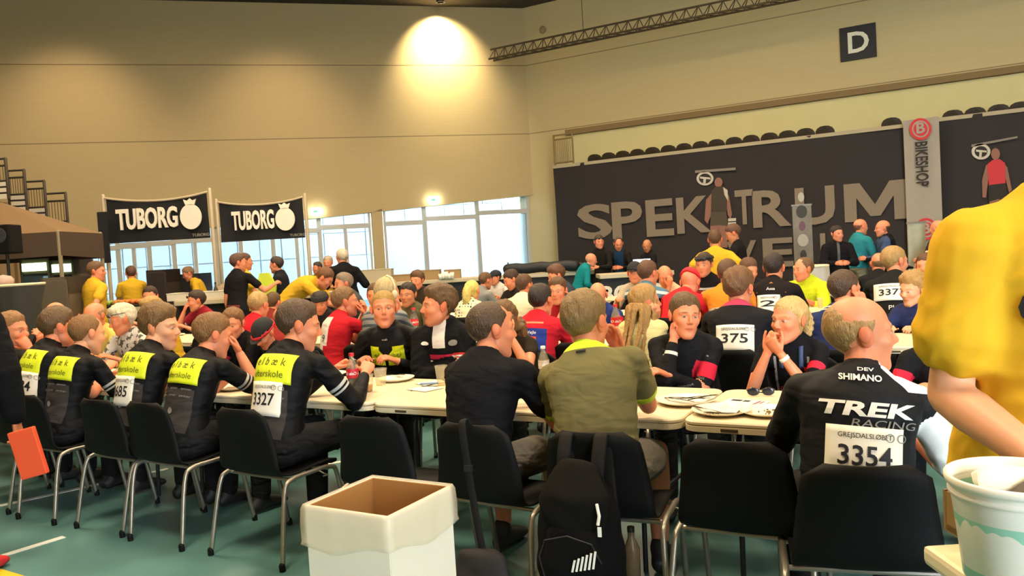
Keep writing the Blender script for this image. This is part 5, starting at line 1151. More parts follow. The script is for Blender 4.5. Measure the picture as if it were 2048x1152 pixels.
r12 = person(1196, 592, R2F, 172, 'bald man in a blue and red jersey looking down, beyond the second row of tables', hy=30, hp=28, shirt=dict(col='27376f', mat='blue_red', sleeve=.7, masks=[('c4202f', {'arm': (.0, 1)}), ('d8c8b8', {'arm': (.55, .6)})]), hair=('shaved', '7a5a3a'), skin='pink', lv=1)
r13 = person(1292, 604, R2-.05, -6, 'woman with very long blond-brown hair and a cream top, seen from behind', hy=-42, hp=2, sex='f', shirt=dict(col='e0d090', mat='cream_knit', sleeve=1.3, bump=.9), hair=('long', 'a47c42'), longhair=.52, lv=1, arms=('table', 'cheek'))
r14 = person(1478, 578, R2, 5, 'person with brown hair in a black top with bib 375, seen from behind', hy=-15, hp=8, fat=1.08, shirt=dict(col='1d1c1e', mat='black_pink', sleeve=.8, loose=.012, masks=[('b8405a', {'z': (.485, .6), 'arm': (-2, 0)})]), hair=('thick', '6e4a28'), lv=1); bib_(r14, '375', 'back', .0, .26, .24, .17, title='GREJSDALSLØBET')
r15 = person(1690, 580, R2+.05, -5, 'balding person in a navy jacket with pale collar stripes, above the man with bib 3354', hy=-30, hp=10, fat=1.08, shirt=dict(col='232f5c', mat='navy_collar', sleeve=1.6, loose=.012, masks=[('d8d4cc', {'z': (.488, .497), 'arm': (-2, 0)}), ('d8d4cc', {'z': (.47, .478), 'arm': (-2, 0)})]), hair=('thin', '4a3320'), lv=1, arms=('table', 'cheek'))
r16 = person(1824, 580, R2F-.1, 165, 'child with curly blond hair and navy top beside the large person in yellow', hy=-20, hp=10, sex='k', shirt=dict(col='2b3158', sleeve=1.7), hair=('curly', 'a9824a'), skin='fair', lv=1)
# ------------------------------------------------------------------ third row and beyond
R3, R3F = 8.12, 9.52
person(834, 562, R3F, 185, 'person with wavy brown hair far back, just left of the man with crossed arms', shirt=dict(col='3a3026', sleeve=.8), hair=('thick', '5d4022'), lv=0)
t1 = person(945, 582, R3, 5, 'woman with a long blonde ponytail and a cream top with black dots', sex='f', fat=1.1, shirt=dict(col='e6dcb4', mat='polka', sleeve=1.6, loose=.01, masks=[('dots', {'z': (-1, 2)})]), hair=('pony', 'e0c66a'), longhair=0, lv=1)
person(972, 562, 10.6, -25, 'person in a grey hooded top leaning right beside the blonde ponytail', hp=12, roll=10, shirt=dict(col='8c8c8a', sleeve=1.9, loose=.02), hair=('short', '6a4a2a'), lv=0)
t3 = person(990, 556, 12.0, 185, 'person in a dark cap and white shirt far back near the bar', hy=-30, hp=8, shirt=dict(col='ddd2c4', mat='white_stripe', sleeve=1.6, masks=[('b84a4a', {'arm': (.6, .7)}), ('b84a4a', {'arm': (.9, 1.)})]), hair=('short', '2a2018'), lv=0)
person(1022, 560, R3F, 160, 'dark-haired person in dark clothes bent left, far back near the bar', hy=-20, hp=25, shirt=dict(col='2a2420', sleeve=1.9), hair=('short', '3a2418'), lv=0)
person(1050, 572, R3, 5, 'person in a cream shirt seen from behind, left of the red and blue jersey', hy=-20, shirt=dict(col='e2d9b6', sleeve=.9, loose=.015), hair=('short', '553820'), lv=0)
t6 = person(1112, 552, R3F, 150, 'brown-haired person in a dark blue-grey jacket, bent left before the bar', hy=-15, hp=20, shirt=dict(col='2f3b48', mat='jacket_ring', sleeve=1.9, loose=.02), hair=('thick', '5a3820'), lv=0)
t7 = person(1270, 546, R3F, 175, 'person in a black cap with blue mark, looking at the camera from the third row', hy=20, hp=0, shirt=dict(col='b8aa92', mat='pale_far', sleeve=.9), hair=('short', '2a2018'), lv=0)
t8 = person(1297, 548, R3, -5, 'brown-haired person in a pale blue and black jersey above the long-haired woman', hy=-15, hp=8, shirt=dict(col='4f7486', mat='blue_far', sleeve=.9, masks=[('d6d4cc', {'z': (.40, .43)}), ('1a1a1e', {'z': (-1, .36)})]), hair=('short', '5a3b22'), lv=0)
person(1330, 553, R3F-.1, 160, 'bald man in pale clothes with head bowed, behind the long-haired woman', hy=55, hp=25, shirt=dict(col='cfae8a', sleeve=.7), hair=('bald', '7a5c34'), skin='pink', lv=0, arms=('table', ('H', .0, .15, -.12)))
t10 = person(1380, 566, R3-.1, -10, 'person in a bright red cap and red jersey bent over the table', hp=40, hy=10, lean=30, slouch=25, shirt=dict(col='d8242c', sleeve=.7), hair=('none', '3a2a1a'), lv=0)
t11 = person(1408, 530, R3F, 185, 'person with sunglasses on the forehead in a black jersey with white stripes', hy=-10, hp=5, shirt=dict(col='1c1a1c', mat='black_stripes', sleeve=.7, masks=[('cfcac0', {'z': (.36, .385)}), ('b0302c', {'z': (.33, .35)}), ('cfcac0', {'arm': (.2, .3)})]), hair=('short', '3a2a1c'), lv=0)
t12 = person(1452, 548, R3-.2, 5, 'person in an orange jersey seen from behind, left of the bib 375', hy=-10, shirt=dict(col='e08628', mat='orange_j', sleeve=.7, loose=.01, masks=[('c9b18a', {'y': (-1, 0), 'z': (.22, .27)}), ('26201e', {'y': (-1, 0), 'z': (.20, .215)})]), hair=('short', '5b3d24'), lv=0, dx=.02); print_(t12, 'DANMARK', M_ink, 'back', .243, 0, size=.04, width=.2, bold=.02)
person(1498, 540, R3F-.1, 185, 'brown-haired man with face turned right and down, right of the orange jersey', hy=50, hp=20, shirt=dict(col='262326', sleeve=.8), hair=('short', '5b3a24'), skin='pink', lv=0)
t14 = person(1548, 536, R3, 2, 'dark-haired person in a black jersey with a pale triangle and bib on the back', hy=-5, shirt=dict(col='1d1716', mat='black_tri', sleeve=.7), hair=('short', '2a1d16'), lv=0)
shape_(t14, [[(-.13, 0), (.13, 0), (0, .10)]], mat('tri_orange', 'b8743a'), 'back', .36); bib_(t14, '2', 'back', -.02, .26, .2, .15)
print_(t14, 'Assa', M_logo, 'back', .39, 0, size=.04)
person(1578, 540, R3F-.2, 165, 'balding person in a neon yellow jacket facing left', hy=-30, hp=5, fat=1.1, shirt=dict(col='cfe22c', sleeve=1.5, loose=.018), hair=('thin', '6a4a2c'), lv=0, arms=('table', (.35, .4, .8)), dx=.15)
person(1757, 527, 10.6, 0, 'bald person in black left of the bib 3373, seen from behind', hy=15, hp=5, shirt=dict(col='1b1b1c', sleeve=.8), hair=('shaved', '7a5c3c'), lv=0)
t17 = person(1790, 534, R3-.15, 2, 'person with shaved fair hair in a black jersey with bib 3373', hy=-45, hp=8, fat=1.08, shirt=dict(col='1b1c1a', sleeve=.8, mat='black_3373'), hair=('buzz', 'a5804a'), lv=1, s=1.1); bib_(t17, '3373', 'back', -.02, .33, .27, .14); print_(t17, 'Ploqs', M_logo, 'back', .20, .02, size=.05, width=.13)
person(1850, 532, R3F, 190, 'person with reddish face far back, partly hidden by the large person in yellow', hy=-20, shirt=dict(col='5a4038', sleeve=.8), hair=('short', '5b3a24'), lv=0)
# ------------------------------------------------------------------ people standing
KW = dict(sit=False, chair=False, lv=0, lean=3, slouch=6)
YEL = dict(col='d2a52a', sleeve=.62, loose=.018, hem=-.10, mat='yellow_tee')
def st(px_, py_, Zc, yaw, label, **k):
    d = ray(px_, py_); Y = float(d[1]/F_PX*Zc); kk = dict(KW); kk.update(k); return person(px_, py_, Y, yaw, label, smax=1.08, smin_=.84, **kk)
st(194, 543, 11.2, 0, 'person in yellow T-shirt, hands behind the back, standing below the left drinks banner', hy=-50, shirt=dict(YEL), arms=((-.06, -.18, .95), (.06, -.18, .98)), hair=('short', '6a4a30'), pole=((-1, -.3, 0), (1, -.3, 0)))
st(262, 547, 14.6, 60, 'person in a yellow T-shirt behind the fruit trays, turned left', shirt=dict(YEL), arms=('front', 'front'), hair=('short', '5a3c2a'))
st(376, 548, 15.2, 150, 'person in a yellow T-shirt bending over the second counter below the banner', hp=25, lean=15, slouch=20, shirt=dict(YEL), arms=('front', 'front'), hair=('short', '8a6a48'))
s4 = st(478, 526, 11.8, 0, 'person in a black top at the bar, one arm held out right', hy=-35, shirt=dict(col='1a1719', sleeve=.6, masks=[('7a3a3a', {'z': (-.2, .02)})]), arms=('down', (.30, .45, 1.22)), hair=('short', '5a3a2c'))
st(491, 524, 13.2, -30, 'person in a yellow T-shirt just behind the one in black at the bar', shirt=dict(YEL), arms=('front', 'front'), hair=('short', '5a3a2c'))
st(552, 530, 13.0, 130, 'person in a black jacket with folded arms standing between the bar and the windows', hy=-20, shirt=dict(col='1f2126', sleeve=1.9, loose=.02, masks=[('8a8a8e', {'arm': (.9, 1.05)})], mat='jacket_far'), arms=('cross', 'cross'), hair=('short', '3a2a22'))
sb_ = st(650, 557, 10.9, -62, 'person in a yellow T-shirt bending far forward over the bar', lean=62, slouch=26, hp=40, shirt=dict(YEL), arms=((-.15, .75, .85), (.15, .78, .85)), hair=('short', '6a4426'))
st(656, 526, 15.4, 200, 'grey-haired person in a yellow T-shirt behind the bar, beside the one in the black shirt', shirt=dict(YEL), arms=('front', 'front'), hair=('short', 'b0a08c'))
st(634, 536, 16.6, 170, 'dark-haired shorter person in a yellow T-shirt behind the bar', shirt=dict(YEL), arms=('front', 'front'), hair=('short', '3a2a22'))
st(684, 515, 13.2, 60, 'person with pale hair in a black shirt leaning on the bar, seen from behind', roll=4, lean=12, shirt=dict(col='0f0f12', sleeve=1.5, loose=.02), arms=((-.34, .25, 1.08), (.40, .20, 1.08)), hair=('short', 'c9bba0'), fat=1.08)
w1 = st(1198, 484, 15.9, 175, 'person in black with sunglasses on the head, leftmost behind the right bar', hy=50, shirt=dict(col='1a1716', sleeve=1.9), arms=('front', 'front'), hair=('short', '3a2a20'))
st(1237, 488, 16.1, 190, 'person in a blue and black top behind the right bar, looking down', hy=20, hp=25, shirt=dict(col='15324a', sleeve=1.9, mat='blue_dark', masks=[('1a1716', {'absx': (.09, 1)})]), arms=('front', 'front'), hair=('thin', '4a3020'))
st(1294, 492, 16.0, 150, 'bald person in black behind the right bar next to the bright laptop', hy=35, hp=20, shirt=dict(col='17161a', sleeve=1.9), arms=('front', 'front'), hair=('shaved', '5a4030'), skin='tan')
st(1183, 520, 13.8, -60, 'person in a teal jacket leaning to the right in front of the right bar', lean=20, slouch=20, hp=15, sex='k', shirt=dict(col='127a80', sleeve=1.9, loose=.022), arms=('front', 'front'), hair=('shaved', 'caa080'))
st(1430, 480, 10.8, 12, 'person in yellow T-shirt seen from behind, elbows out, before the long banner', shirt=dict(YEL), arms=('hip', 'hip'), hair=('short', '5a3c24'), fat=1.05)
st(1466, 468, 11.8, 105, 'person in a black T-shirt standing right of the one in yellow, looking down', hp=25, shirt=dict(col='171417', sleeve=.7), arms=('front', 'front'), hair=('short', '5a3a28'), skin='tan')
st(1674, 468, 12.6, 200, 'dark-haired person in a black suit standing before the long banner', hy=25, shirt=dict(col='141216', sleeve=1.9, loose=.022, masks=[('5a5a58', {'y': (0, 1), 'absx': (-1, .02), 'z': (.2, .5)})], mat='suit'), arms=('front', 'front'), hair=('short', '2a1a16'))
st(1722, 454, 13.2, -50, 'bald person in a teal jacket standing and talking, facing right', shirt=dict(col='2a7d86', sleeve=1.9, loose=.02), arms=('front', 'front'), hair=('shaved', '7a4a38'), legs=('8d8468', 'long'))
st(1764, 457, 12.8, 110, 'balding person in a black jacket facing left towards the one in teal', shirt=dict(col='17181c', sleeve=1.9, loose=.02, mat='blk_jk', masks=[('3a4a6a', {'y': (0, 1), 'z': (.2, .5)})]), arms=('front', 'front'), hair=('shaved', '5a4030'))
st(1874, 458, 11.6, 60, 'bald person in dark red behind the bicycles at the far right', shirt=dict(col='3a2422', sleeve=1.9), arms=('front', 'front'), hair=('shaved', '7a4a38'))
# large person in yellow at the right, head above the picture
big = person(0, 0, 0, 196, 'large person in a yellow T-shirt at the right edge, forearm over the white bucket', at=(float(atD(2125, 600, 1.66)[0]), float(atD(2125, 600, 1.66)[1]), 0), sit=False, chair=False, lv=2, lean=2, slouch=4, s=1.1, roll=-6, hy=10, hp=15,
    shirt=dict(col='d8aa26', mat='yellow_big', sleeve=.62, loose=.028, hem=-.04, fold=1.4, bump=.10), arms=((-.22, .36, 1.05), (.12, .27, .98)), pn=((0, -.3, -1), (0, -.3, -1)), pole=((-1, -.2, -.6), (.55, -.9, -.6)), legs=('1c2433', 'long'), hair=('short', '5a4226'), skin='fair', fat=1.02)
print_(big, 'CREW', M_ink, 'front', .30, .02, size=.10, width=.30, bold=.01)
# person in dark clothes at the left edge
lf = person(0, 0, 0, 20, 'person in black at the left edge holding an orange-red folder, cut off by the picture', at=(float(atD(-105, 900, 4.15)[0]), float(atD(-105, 900, 4.15)[1]), 0), sit=False, chair=False, lv=1, s=1.02, shirt=dict(col='0e0f12', sleeve=1.9, loose=.03, hem=-.10), legs=('0d0e11', 'long'), arms=('down', (.30, .12, .78)), hair=('short', '3a2a1c'), shoe='b8242a', fat=1.1)
CHL = {}
for (x, y, yw, lb) in CHAIRS:
    w_ = lb.split(); CHL[x] = 'black chair under the '+' '.join(w_[:12]).rstrip(',')
    while CHL[x].split()[-1].rstrip(',') in ('the', 'of', 'a', 'with', 'and', 'in', 'from', 'beside', 'behind', 'left', 'on', 'to', 'between', 'one'): CHL[x] = ' '.join(CHL[x].split()[:-1]).rstrip(',')
for (x, y, yw, lb) in CHAIRS:
    w_ = lb.split(',')[0]; chair(x, y, yw, CHL[x])
# a few unoccupied chairs seen between people
for i, (px_, py_, row, yw, lb) in enumerate(((1150, 690, 5.52, 4, 'empty black chair at the second row beside the red and blue jersey'), (1262, 690, 5.52, -4, 'empty black chair at the second row right behind the man in olive'), (68, 620, 8.0, 0, 'empty black chair at the far left beside the bald drinker'), (930, 635, 5.5, 0, 'empty black chair behind the man with crossed arms'),
        (1560, 650, 7.15, 180, 'empty black chair beyond the second row near the blonde woman'), (1232, 570, 9.6, 180, 'empty black chair beyond the third row near the bar'))):
    q = atY(px_, py_, row); chair(float(q[0]), row+.22 if yw < 90 else row-.1, yw, lb)
# ------------------------------------------------------------------ accessories that people wear (children) and hold
def onhead(p, name, m, V, F, smooth=True): return link(name, mesh_from(name, [p['HC']+p['HR']@np.array(v) for v in V], F, smooth), m, p['root'])
def skull_shell(p, name, m, test, t=.012):
    P, D, F = head_geo(p['sex'], 4); k = test(P); fs = [f for f in F if k[f[0]] and k[f[1]] and k[f[2]]]; used = sorted({i for f in fs for i in f}); ix = {u: i for i, u in enumerate(used)}; n = len(used)
    fo = [[ix[i] for i in f] for f in fs]; cnt = {(f[a], f[(a+1) % 3]) for f in fo for a in range(3)}; rim = [[b, a, a+n, b+n] for a, b in cnt if (b, a) not in cnt]
    return onhead(p, name, m, np.vstack([P[used]+D[used]*(t+.012), P[used]+D[used]*.002]), fo+[[i+n for i in f[::-1]] for f in fo]+rim)
def cap(p, col, band=None, brim=True, backward=False):
    c = skull_shell(p, 'cap', mat('cap_'+col, col, .8), lambda P: P[:, 2] > .028+.0*P[:, 1], .006)
    if brim:
        s_ = -1 if backward else 1; g = G(); P = [(.062*sin(a), s_*(.075+.075*cos(a)) , .040-.12*(.0+abs(sin(a))**2)*.1-.02*cos(a)) for a in np.linspace(-pi/2, pi/2, 14)]
        n = len(P); V = P+[(x, y, z+.006) for x, y, z in P]; g.add(V, [list(range(n)), list(range(n, 2*n))[::-1]]+[[i, (i+1) % n, n+(i+1) % n, n+i] for i in range(n)]); onhead(p, 'brim', mat('cap_'+col, col), g.V, g.F, False)
    if band: skull_shell(p, 'band', mat('band_'+band, band, .7), lambda P: (P[:, 2] > .014) & (P[:, 2] < .046), .011)
def shades(p, up=True):
    z = .065 if up else .008; y = .088 if up else .098; g = G()
    for s_ in (-1, 1): V, F = ellip((s_*.032, y, z), (.026, .008, .016), 12); g.add(V, F); g.tube([(s_*.055, y-.01, z+.004), (s_*.086, .02, z), (s_*.086, -.03, z-.01)], .003, 6)
    g.tube([(-.01, y+.004, z+.004), (.01, y+.004, z+.004)], .003, 6); o = onhead(p, 'sunglasses' if up else 'glasses', mat('shades', '1b2230', .15), g.V, g.F)
cap(q6_, '16161a', 'b81e28'); cap(t7, '14161c'); cap(t3, '171a26'); cap(t10, 'd8222c')
skull_shell(r5, 'headband', mat('cap_16161a', '16161a'), lambda P: (P[:, 2] > .03) & (P[:, 2] < .085), .018); skull_shell(t11, 'headband', mat('cap_16161a', '16161a'), lambda P: (P[:, 2] > .045) & (P[:, 2] < .075), .016)
for p in (r2, q3_, w1, t11): shades(p)
g = G(); g.tube([(-.085, -.01, 0), (-.09, -.01, .06), (-.05, -.01, .125), (0, -.01, .142), (.05, -.01, .125), (.09, -.01, .06), (.085, -.01, 0)], .009, 8)
for s_ in (-1, 1): V, F = ellip((s_*.088, -.01, -.005), (.018, .03, .036), 12); g.add(V, F)
onhead(r7, 'headphones', mat('phones', 'd8cca8', .4), g.V, g.F)
def glasses_(p):
    g = G()
    for s_ in (-1, 1):
        g.tube([(s_*.032+.02*cos(a), .096, .008+.015*sin(a)) for a in np.linspace(0, 2*pi, 14)], .0018, 5, cap=False); g.tube([(s_*.052, .092, .012), (s_*.08, .0, .01)], .002, 5)
    g.tube([(-.012, .1, .01), (.012, .1, .01)], .002, 5); onhead(p, 'glasses', M_dsteel, g.V, g.F)
glasses_(q1_)
def ponytail(p, col, ln=.2, r=.022, drop=.6):
    g = G(); P = smoothpath([(0, -.10, .02), (0, -.135, .015), (0, -.15, -ln*.4), (0, -.125, -ln)], 4); g.tube(P, [r*(.5+1.2*sin(pi*min(1, (i+1)/len(P)*.9))) for i in range(len(P))], 10); V, F = remesh(g.V, g.F, .007, 2); V = V+pnoise(V, 160, 1)[:, None]*.003
    onhead(p, 'ponytail', hairmat(col), V, F); g = G(); g.tube([(0, -.10, .02), (0, -.115, .019)], .018, 10); onhead(p, 'hair_tie', M_black, g.V, g.F)
ponytail(qE, 'c2a063', .13, .018); ponytail(t1, 'e0c66a', .22, .03)
def wrist(p, sd, name, m, w=.016, f=.10, r=.031):
    S_, E_, W_, _, _ = p['arm'][sd]; a = W_+(E_-W_)*f; b_ = a+unit(E_-W_)*w; g = G(); g.tube([a, b_], r, 16, cap=False); return g.obj(name, m, p['root'], smooth=True)
wrist(qE, -1, 'wristband', mat('strap_white', 'efe8d8', .5), .020, .10, .028); wrist(p1, 1, 'wristband', mat('strap_mint', '8ac0a8', .6), .03, .2, .034); wrist(r11, 1, 'wristband', M_black, .012, .1, .030)
# medal ribbons / lanyard of the blonde woman
for s_ in (-1, 1): patch(qE, 'lanyard', mat('lanyard_blue', '34466e', .6), 'front', s_*.055-.012, s_*.055+.012, .36, .475, off=.006, nx=2, nz=8)
# collar label of the olive shirt
patch(p8, 'collar_label', M_ink, 'back', -.02, .02, .475, .485, off=.006, nx=3, nz=2)

# ------------------------------------------------------------------ things on the front table
TZ = .741
def on(px_, py_, z=TZ): q = atZ(px_, py_, z); return float(q[0]), float(q[1])
M_plate = mat('plate_white', 'f1ead6', .3); M_cutl = mat('cutlery', '6a6256', .25, .8); M_cup = glassy('clear_cup', 'f6f3ea', .86, .12); M_beer = glassy('beer', 'e8a832', .35, .1); M_cola = mat('cola', '1c0d08', .15)
def plate(px_, py_, label, r=.115, cut=True, crumbs=True, z=TZ, nap=False):
    x, y = on(px_, py_, z); t = thing('plate', label, 'plate', (x, y, z), rng.uniform(0, 6)); g = G(); g.lathe([(0, .004), (r*.62, .004), (r*.7, .009), (r, .020), (r*1.02, .022), (r*1.0, .018), (r*.72, .003), (r*.6, 0), (0, 0)], n=40); g.obj('dish', M_plate, t, smooth=True)
    return t, x, y
def cutlery(x, y, z, rz, kind, label, col=M_cutl):
    g = G()
    if kind == 'fork':
        g.tube([(-.09, 0, .004), (-.02, 0, .007), (.03, 0, .006)], [(.006, .0018), (.003, .0018), (.004, .0018)], 8, (0, 1, 0)); g.box((.045, 0, .006), (.03, .018, .002))
        for k in range(4): g.box((.075, -.0075+.005*k, .007), (.035, .0024, .002))
    else: g.tube([(-.09, 0, .004), (0, 0, .006), (.02, 0, .006), (.09, 0, .004)], [(.006, .0025), (.006, .0025), (.009, .001), (.005, .001)], 8, (0, 1, 0))
    tag(g.obj(kind, col, None, (x, y, z), rz, smooth=False), label, kind)
def napkin(x, y, z, label, s=.07, h=.03):
    V = []; F = []; n = 12
    for j in range(n+1):
        for i in range(n+1): u, v = i/n-.5, j/n-.5; V.append((u*s*2, v*s*1.6, .003+h*max(0, (.5-abs(u))*(.5-abs(v))*4)*(.6+.4*sin(u*17+v*9)*cos(v*19))))
    for j in range(n):
        for i in range(n): a = j*(n+1)+i; F.append([a, a+1, a+n+2, a+n+1])
    k = len(V); V += [(a, b, c-.002) for a, b, c in V]; F += [[i+k for i in f[::-1]] for f in F]
    tag(link('paper_napkin', mesh_from('napkin', V, F, True), M_paper, None, (x, y, z), rng.uniform(0, 3)), label, 'napkin')
t_, x, y = plate(1372, 806, 'white plate with several dark forks and knives, left of the crumpled napkin plate', .14)
for k in range(5): cutlery(x-.03+.03*k, y+.02*(k % 2)-.01, TZ+.014+.004*k, .35*k-.4, 'fork' if k % 2 else 'knife', '%s used %s on the plate crowded with cutlery' % (['leftmost', 'second', 'middle', 'fourth', 'rightmost'][k], 'fork' if k % 2 else 'knife'), mat('cutlery_dark', '4a4236', .3, .6))
t_, x, y = plate(1443, 826, 'white plate with a crumpled napkin at the table edge', .13); napkin(x+.0, y+.02, TZ+.010, 'crumpled white napkin on the middle plate', .075, .045); cutlery(x-.06, y-.03, TZ+.016, 2.6, 'fork', 'fork lying beside the crumpled napkin on the middle plate')
t_, x, y = plate(1536, 828, 'white plate with food scraps beside the left arm of the man with bib 3354', .12)
def crumbs(x, y, z, n, label, cols='7a6038', r=.05):
    g = G()
    for k in range(n): a, b = rng.uniform(0, 6.3), rng.uniform(0, r); V, F = ellip((x+b*cos(a), y+b*sin(a), z+.004), (rng.uniform(.003, .008), rng.uniform(.003, .007), .004), 6); g.add(V, F)
    tag(g.obj('food_scraps', mat('scraps_'+cols, cols, .8)), label, 'food', kind='stuff')
crumbs(x, y, TZ+.006, 14, 'food scraps on the right plate'); crumbs(*on(1420, 836), TZ+.012, 10, 'dark scraps beside the crumpled napkin', '4a3c28', .04)
plate(793, 761, 'white plate between the two men across the front table', .115); cutlery(*on(785, 757), TZ+.018, .2, 'fork', 'fork on the plate between the two men across the table')
t_, x, y = plate(660, 752, 'white plate half hidden by the hands of the person with bib 3327', .115); crumbs(x, y, TZ+.008, 16, 'food on the plate of the person with bib 3327', 'b08a4a', .05)
t_, x, y = plate(472, 778, 'white plate with napkins between the fully visible neon panel and bib 3327', .12); napkin(x, y, TZ+.012, 'folded napkins on the plate left of bib 3327', .08, .05)
t_, x, y = plate(1268, 804, 'white plate mostly hidden by the arm of the man in olive', .11); crumbs(x, y, TZ+.008, 16, 'food on the plate beside the arm of the man in olive', '8a5a2a', .05)
napkin(*on(862, 766), TZ, 'white napkin flat on the table beyond the blue card', .08, .008); napkin(*on(850, 778), TZ, 'white folded napkin under the blue card', .09, .012)
g = G(); g.box((0, 0, .008), (.11, .05, .004)); x, y = on(858, 773); tag(g.obj('card', mat('card_blue', '5f7ea8', .5), None, (x, y, TZ+.01), .5), 'small blue card lying on the napkins at the front table', 'card')
g = G(); g.box((0, 0, .002), (.20, .14, .003)); x, y = on(1488, 806); t = thing('leaflet', 'printed paper leaflet between the plates and the eyeglasses', 'paper', (x, y, TZ), -.2); g.obj('sheet', M_paper, t)
for k, (a, b, c, d) in enumerate(((-.05, .03, .05, .03), (.0, .03, .03, .03), (.06, 0, .012, .10), (.08, 0, .008, .10))): g = G(); g.box((a, b, .0045), (c, d, .001)); g.obj('printed_block', M_ink if k < 2 else mat('print_pink', '9a5a6a'), t)
def cup(px_, py_, label, fill=0, r=.037, h=.105, z=TZ, loc=None):
    x, y = on(px_, py_, z) if loc is None else loc[:2]; z = z if loc is None else loc[2]; t = thing('plastic_cup', label, 'cup', (x, y, z)); g = G(); g.lathe([(0, .003), (r*.72, .003), (r, h), (r*1.05, h), (r*1.05, h-.004), (r*.98, h-.006), (r*.70, 0), (0, 0)], n=24); g.obj('wall', M_cup, t, smooth=True)
    if fill: f = .72+.28*fill; g = G(); g.lathe([(0, .005), (r*.70, .005), (r*(f-.03), h*fill), (0, h*fill)], n=24); g.obj('beer', M_beer, t, smooth=True); g = G(); g.lathe([(0, h*fill), (r*(f-.03), h*fill), (r*(f-.03), h*fill+.006), (0, h*fill+.008)], n=20); g.obj('foam', M_paper, t)
    return t
cup(735, 783, 'plastic cup of beer beside the cola bottle', .42, .042); cup(762, 770, 'empty clear plastic cup right of the beer cup', 0, .042); cup(884, 770, 'empty clear plastic cup left of the man in the black T-shirt', 0, .038, .12)
cup(741, 800, 'clear plastic cup standing left of the neon jersey plate', 0) if False else None
cup(1066, 786, 'small clear plastic cup between the man in black and the man in olive', 0, .03, .08)
def held(p, sd, label, fill=.4, rot=None):
    gp = p['grip'][sd]; M_ = rzm(radians(p['yaw'])); L = np.array(p['root'].location)+M_@gp*p['s']; t = cup(0, 0, label, fill, .038, .11, loc=(float(L[0]), float(L[1]), float(L[2])-.06)); t.rotation_euler = rot or (.5, .3, 0)
held(qC, -1, 'plastic cup of beer held by the woman with brown hair', .5, (.9, .5, 0)); held(q1_, 1, 'plastic cup held by the bald drinker at the left', .2); held(q4_, -1, 'white paper-like cup held by the person in yellow behind the youth', 0, (0, 0, 0)); 
def bottle(px_, py_, label, z=TZ, full=.4, s=1., row=None, col='c81e28', capc='c81e28'):
    if row is None: x, y = on(px_, py_, z)
    else: q = atY(px_, py_, row); x, y = float(q[0]), float(q[1])
    t = thing('soda_bottle', label, 'bottle', (x, y, z)); t.scale = (s, s, s)
    pr = [(0, .0), (.026, .0), (.033, .006), (.0335, .05), (.030, .085), (.0335, .115), (.0335, .15), (.024, .18), (.0135, .205), (.013, .222)]
    g = G(); g.lathe(pr, n=24); g.obj('body', glassy('bottle_clear', 'e6e2d0', .8, .08), t, smooth=True)
    g = G(); g.lathe([(0, .003)]+[(r*.94, z_) for r, z_ in pr[1:] if z_ < .22*full+.03]+[(.029, .22*full+.03), (0, .22*full+.03)], n=20); g.obj('drink', M_cola, t, smooth=True)
    g = G(); g.lathe([(.0342, .098), (.0345, .100), (.0345, .148), (.0342, .150)], n=24); g.obj('paper_label', mat('label_'+col, col, .5), t, smooth=True)
    V, F = text_geo('Cola', .022, bold=.03)
    for a0 in (-2.2, -.8, .6, 2.): k = link('label_print', mesh_from('lp', [(.0352*sin(v[0]/.034+a0+pi), -.0352*cos(v[0]/.034+a0+pi)*-1, .124+v[1]) for v in V], F), M_logo, t)
    g = G(); g.lathe([(.0, .236), (.014, .236), (.0152, .232), (.0152, .219), (0, .219)], n=16); g.obj('cap', mat('capc_'+capc, capc, .5), t)
bottle(708, 790, 'small cola bottle with red label beside the hands of the person with bib 3327', full=.42, s=1.05)
bottle(1090, 768, 'clear soda bottle with pale cap between the man in black and the man in olive', full=0, s=.95, capc='d8d8d8', col='b8b0a8')
g = G(); g.lathe([(0, 0), (.015, 0), (.015, .012), (0, .012)], n=16); x, y = on(727, 789); tag(g.obj('screw_top', mat('capc_c81e28', 'c81e28'), None, (x, y, TZ)), 'red bottle cap lying beside the cola bottle', 'cap')
bottle(1233, 660, 'cola bottle with red label on the second row behind the man in olive', row=6.2, full=.1, s=1.25); bottle(828, 640, 'cola bottle with red label standing before the man in the olive shirt', row=6.3, full=.8, s=1.25)
# sunglasses on the table
x, y = on(1522, 792); t = thing('sunglasses', 'folded dark eyeglasses lying on the table in front of the blonde woman', 'glasses', (x, y, TZ), .3); g = G()
for s_ in (-1, 1): V, F = ellip((s_*.035, 0, .022), (.03, .004, .02), 12); g.add(V, F)
g.obj('lens', mat('shades', '1b2230', .15), t, smooth=True); g = G(); g.tube([(-.065, 0, .03), (-.04, .002, .042), (0, .0, .03), (.04, .002, .042), (.065, 0, .03)], .003, 6)
for s_ in (-1, 1): g.tube([(s_*.066, 0, .03), (s_*.06, .02, .02), (-s_*.04, .045, .006)], .0028, 6)
g.obj('frame', mat('glasses_brown', '3a2a1c', .3), t, smooth=True)
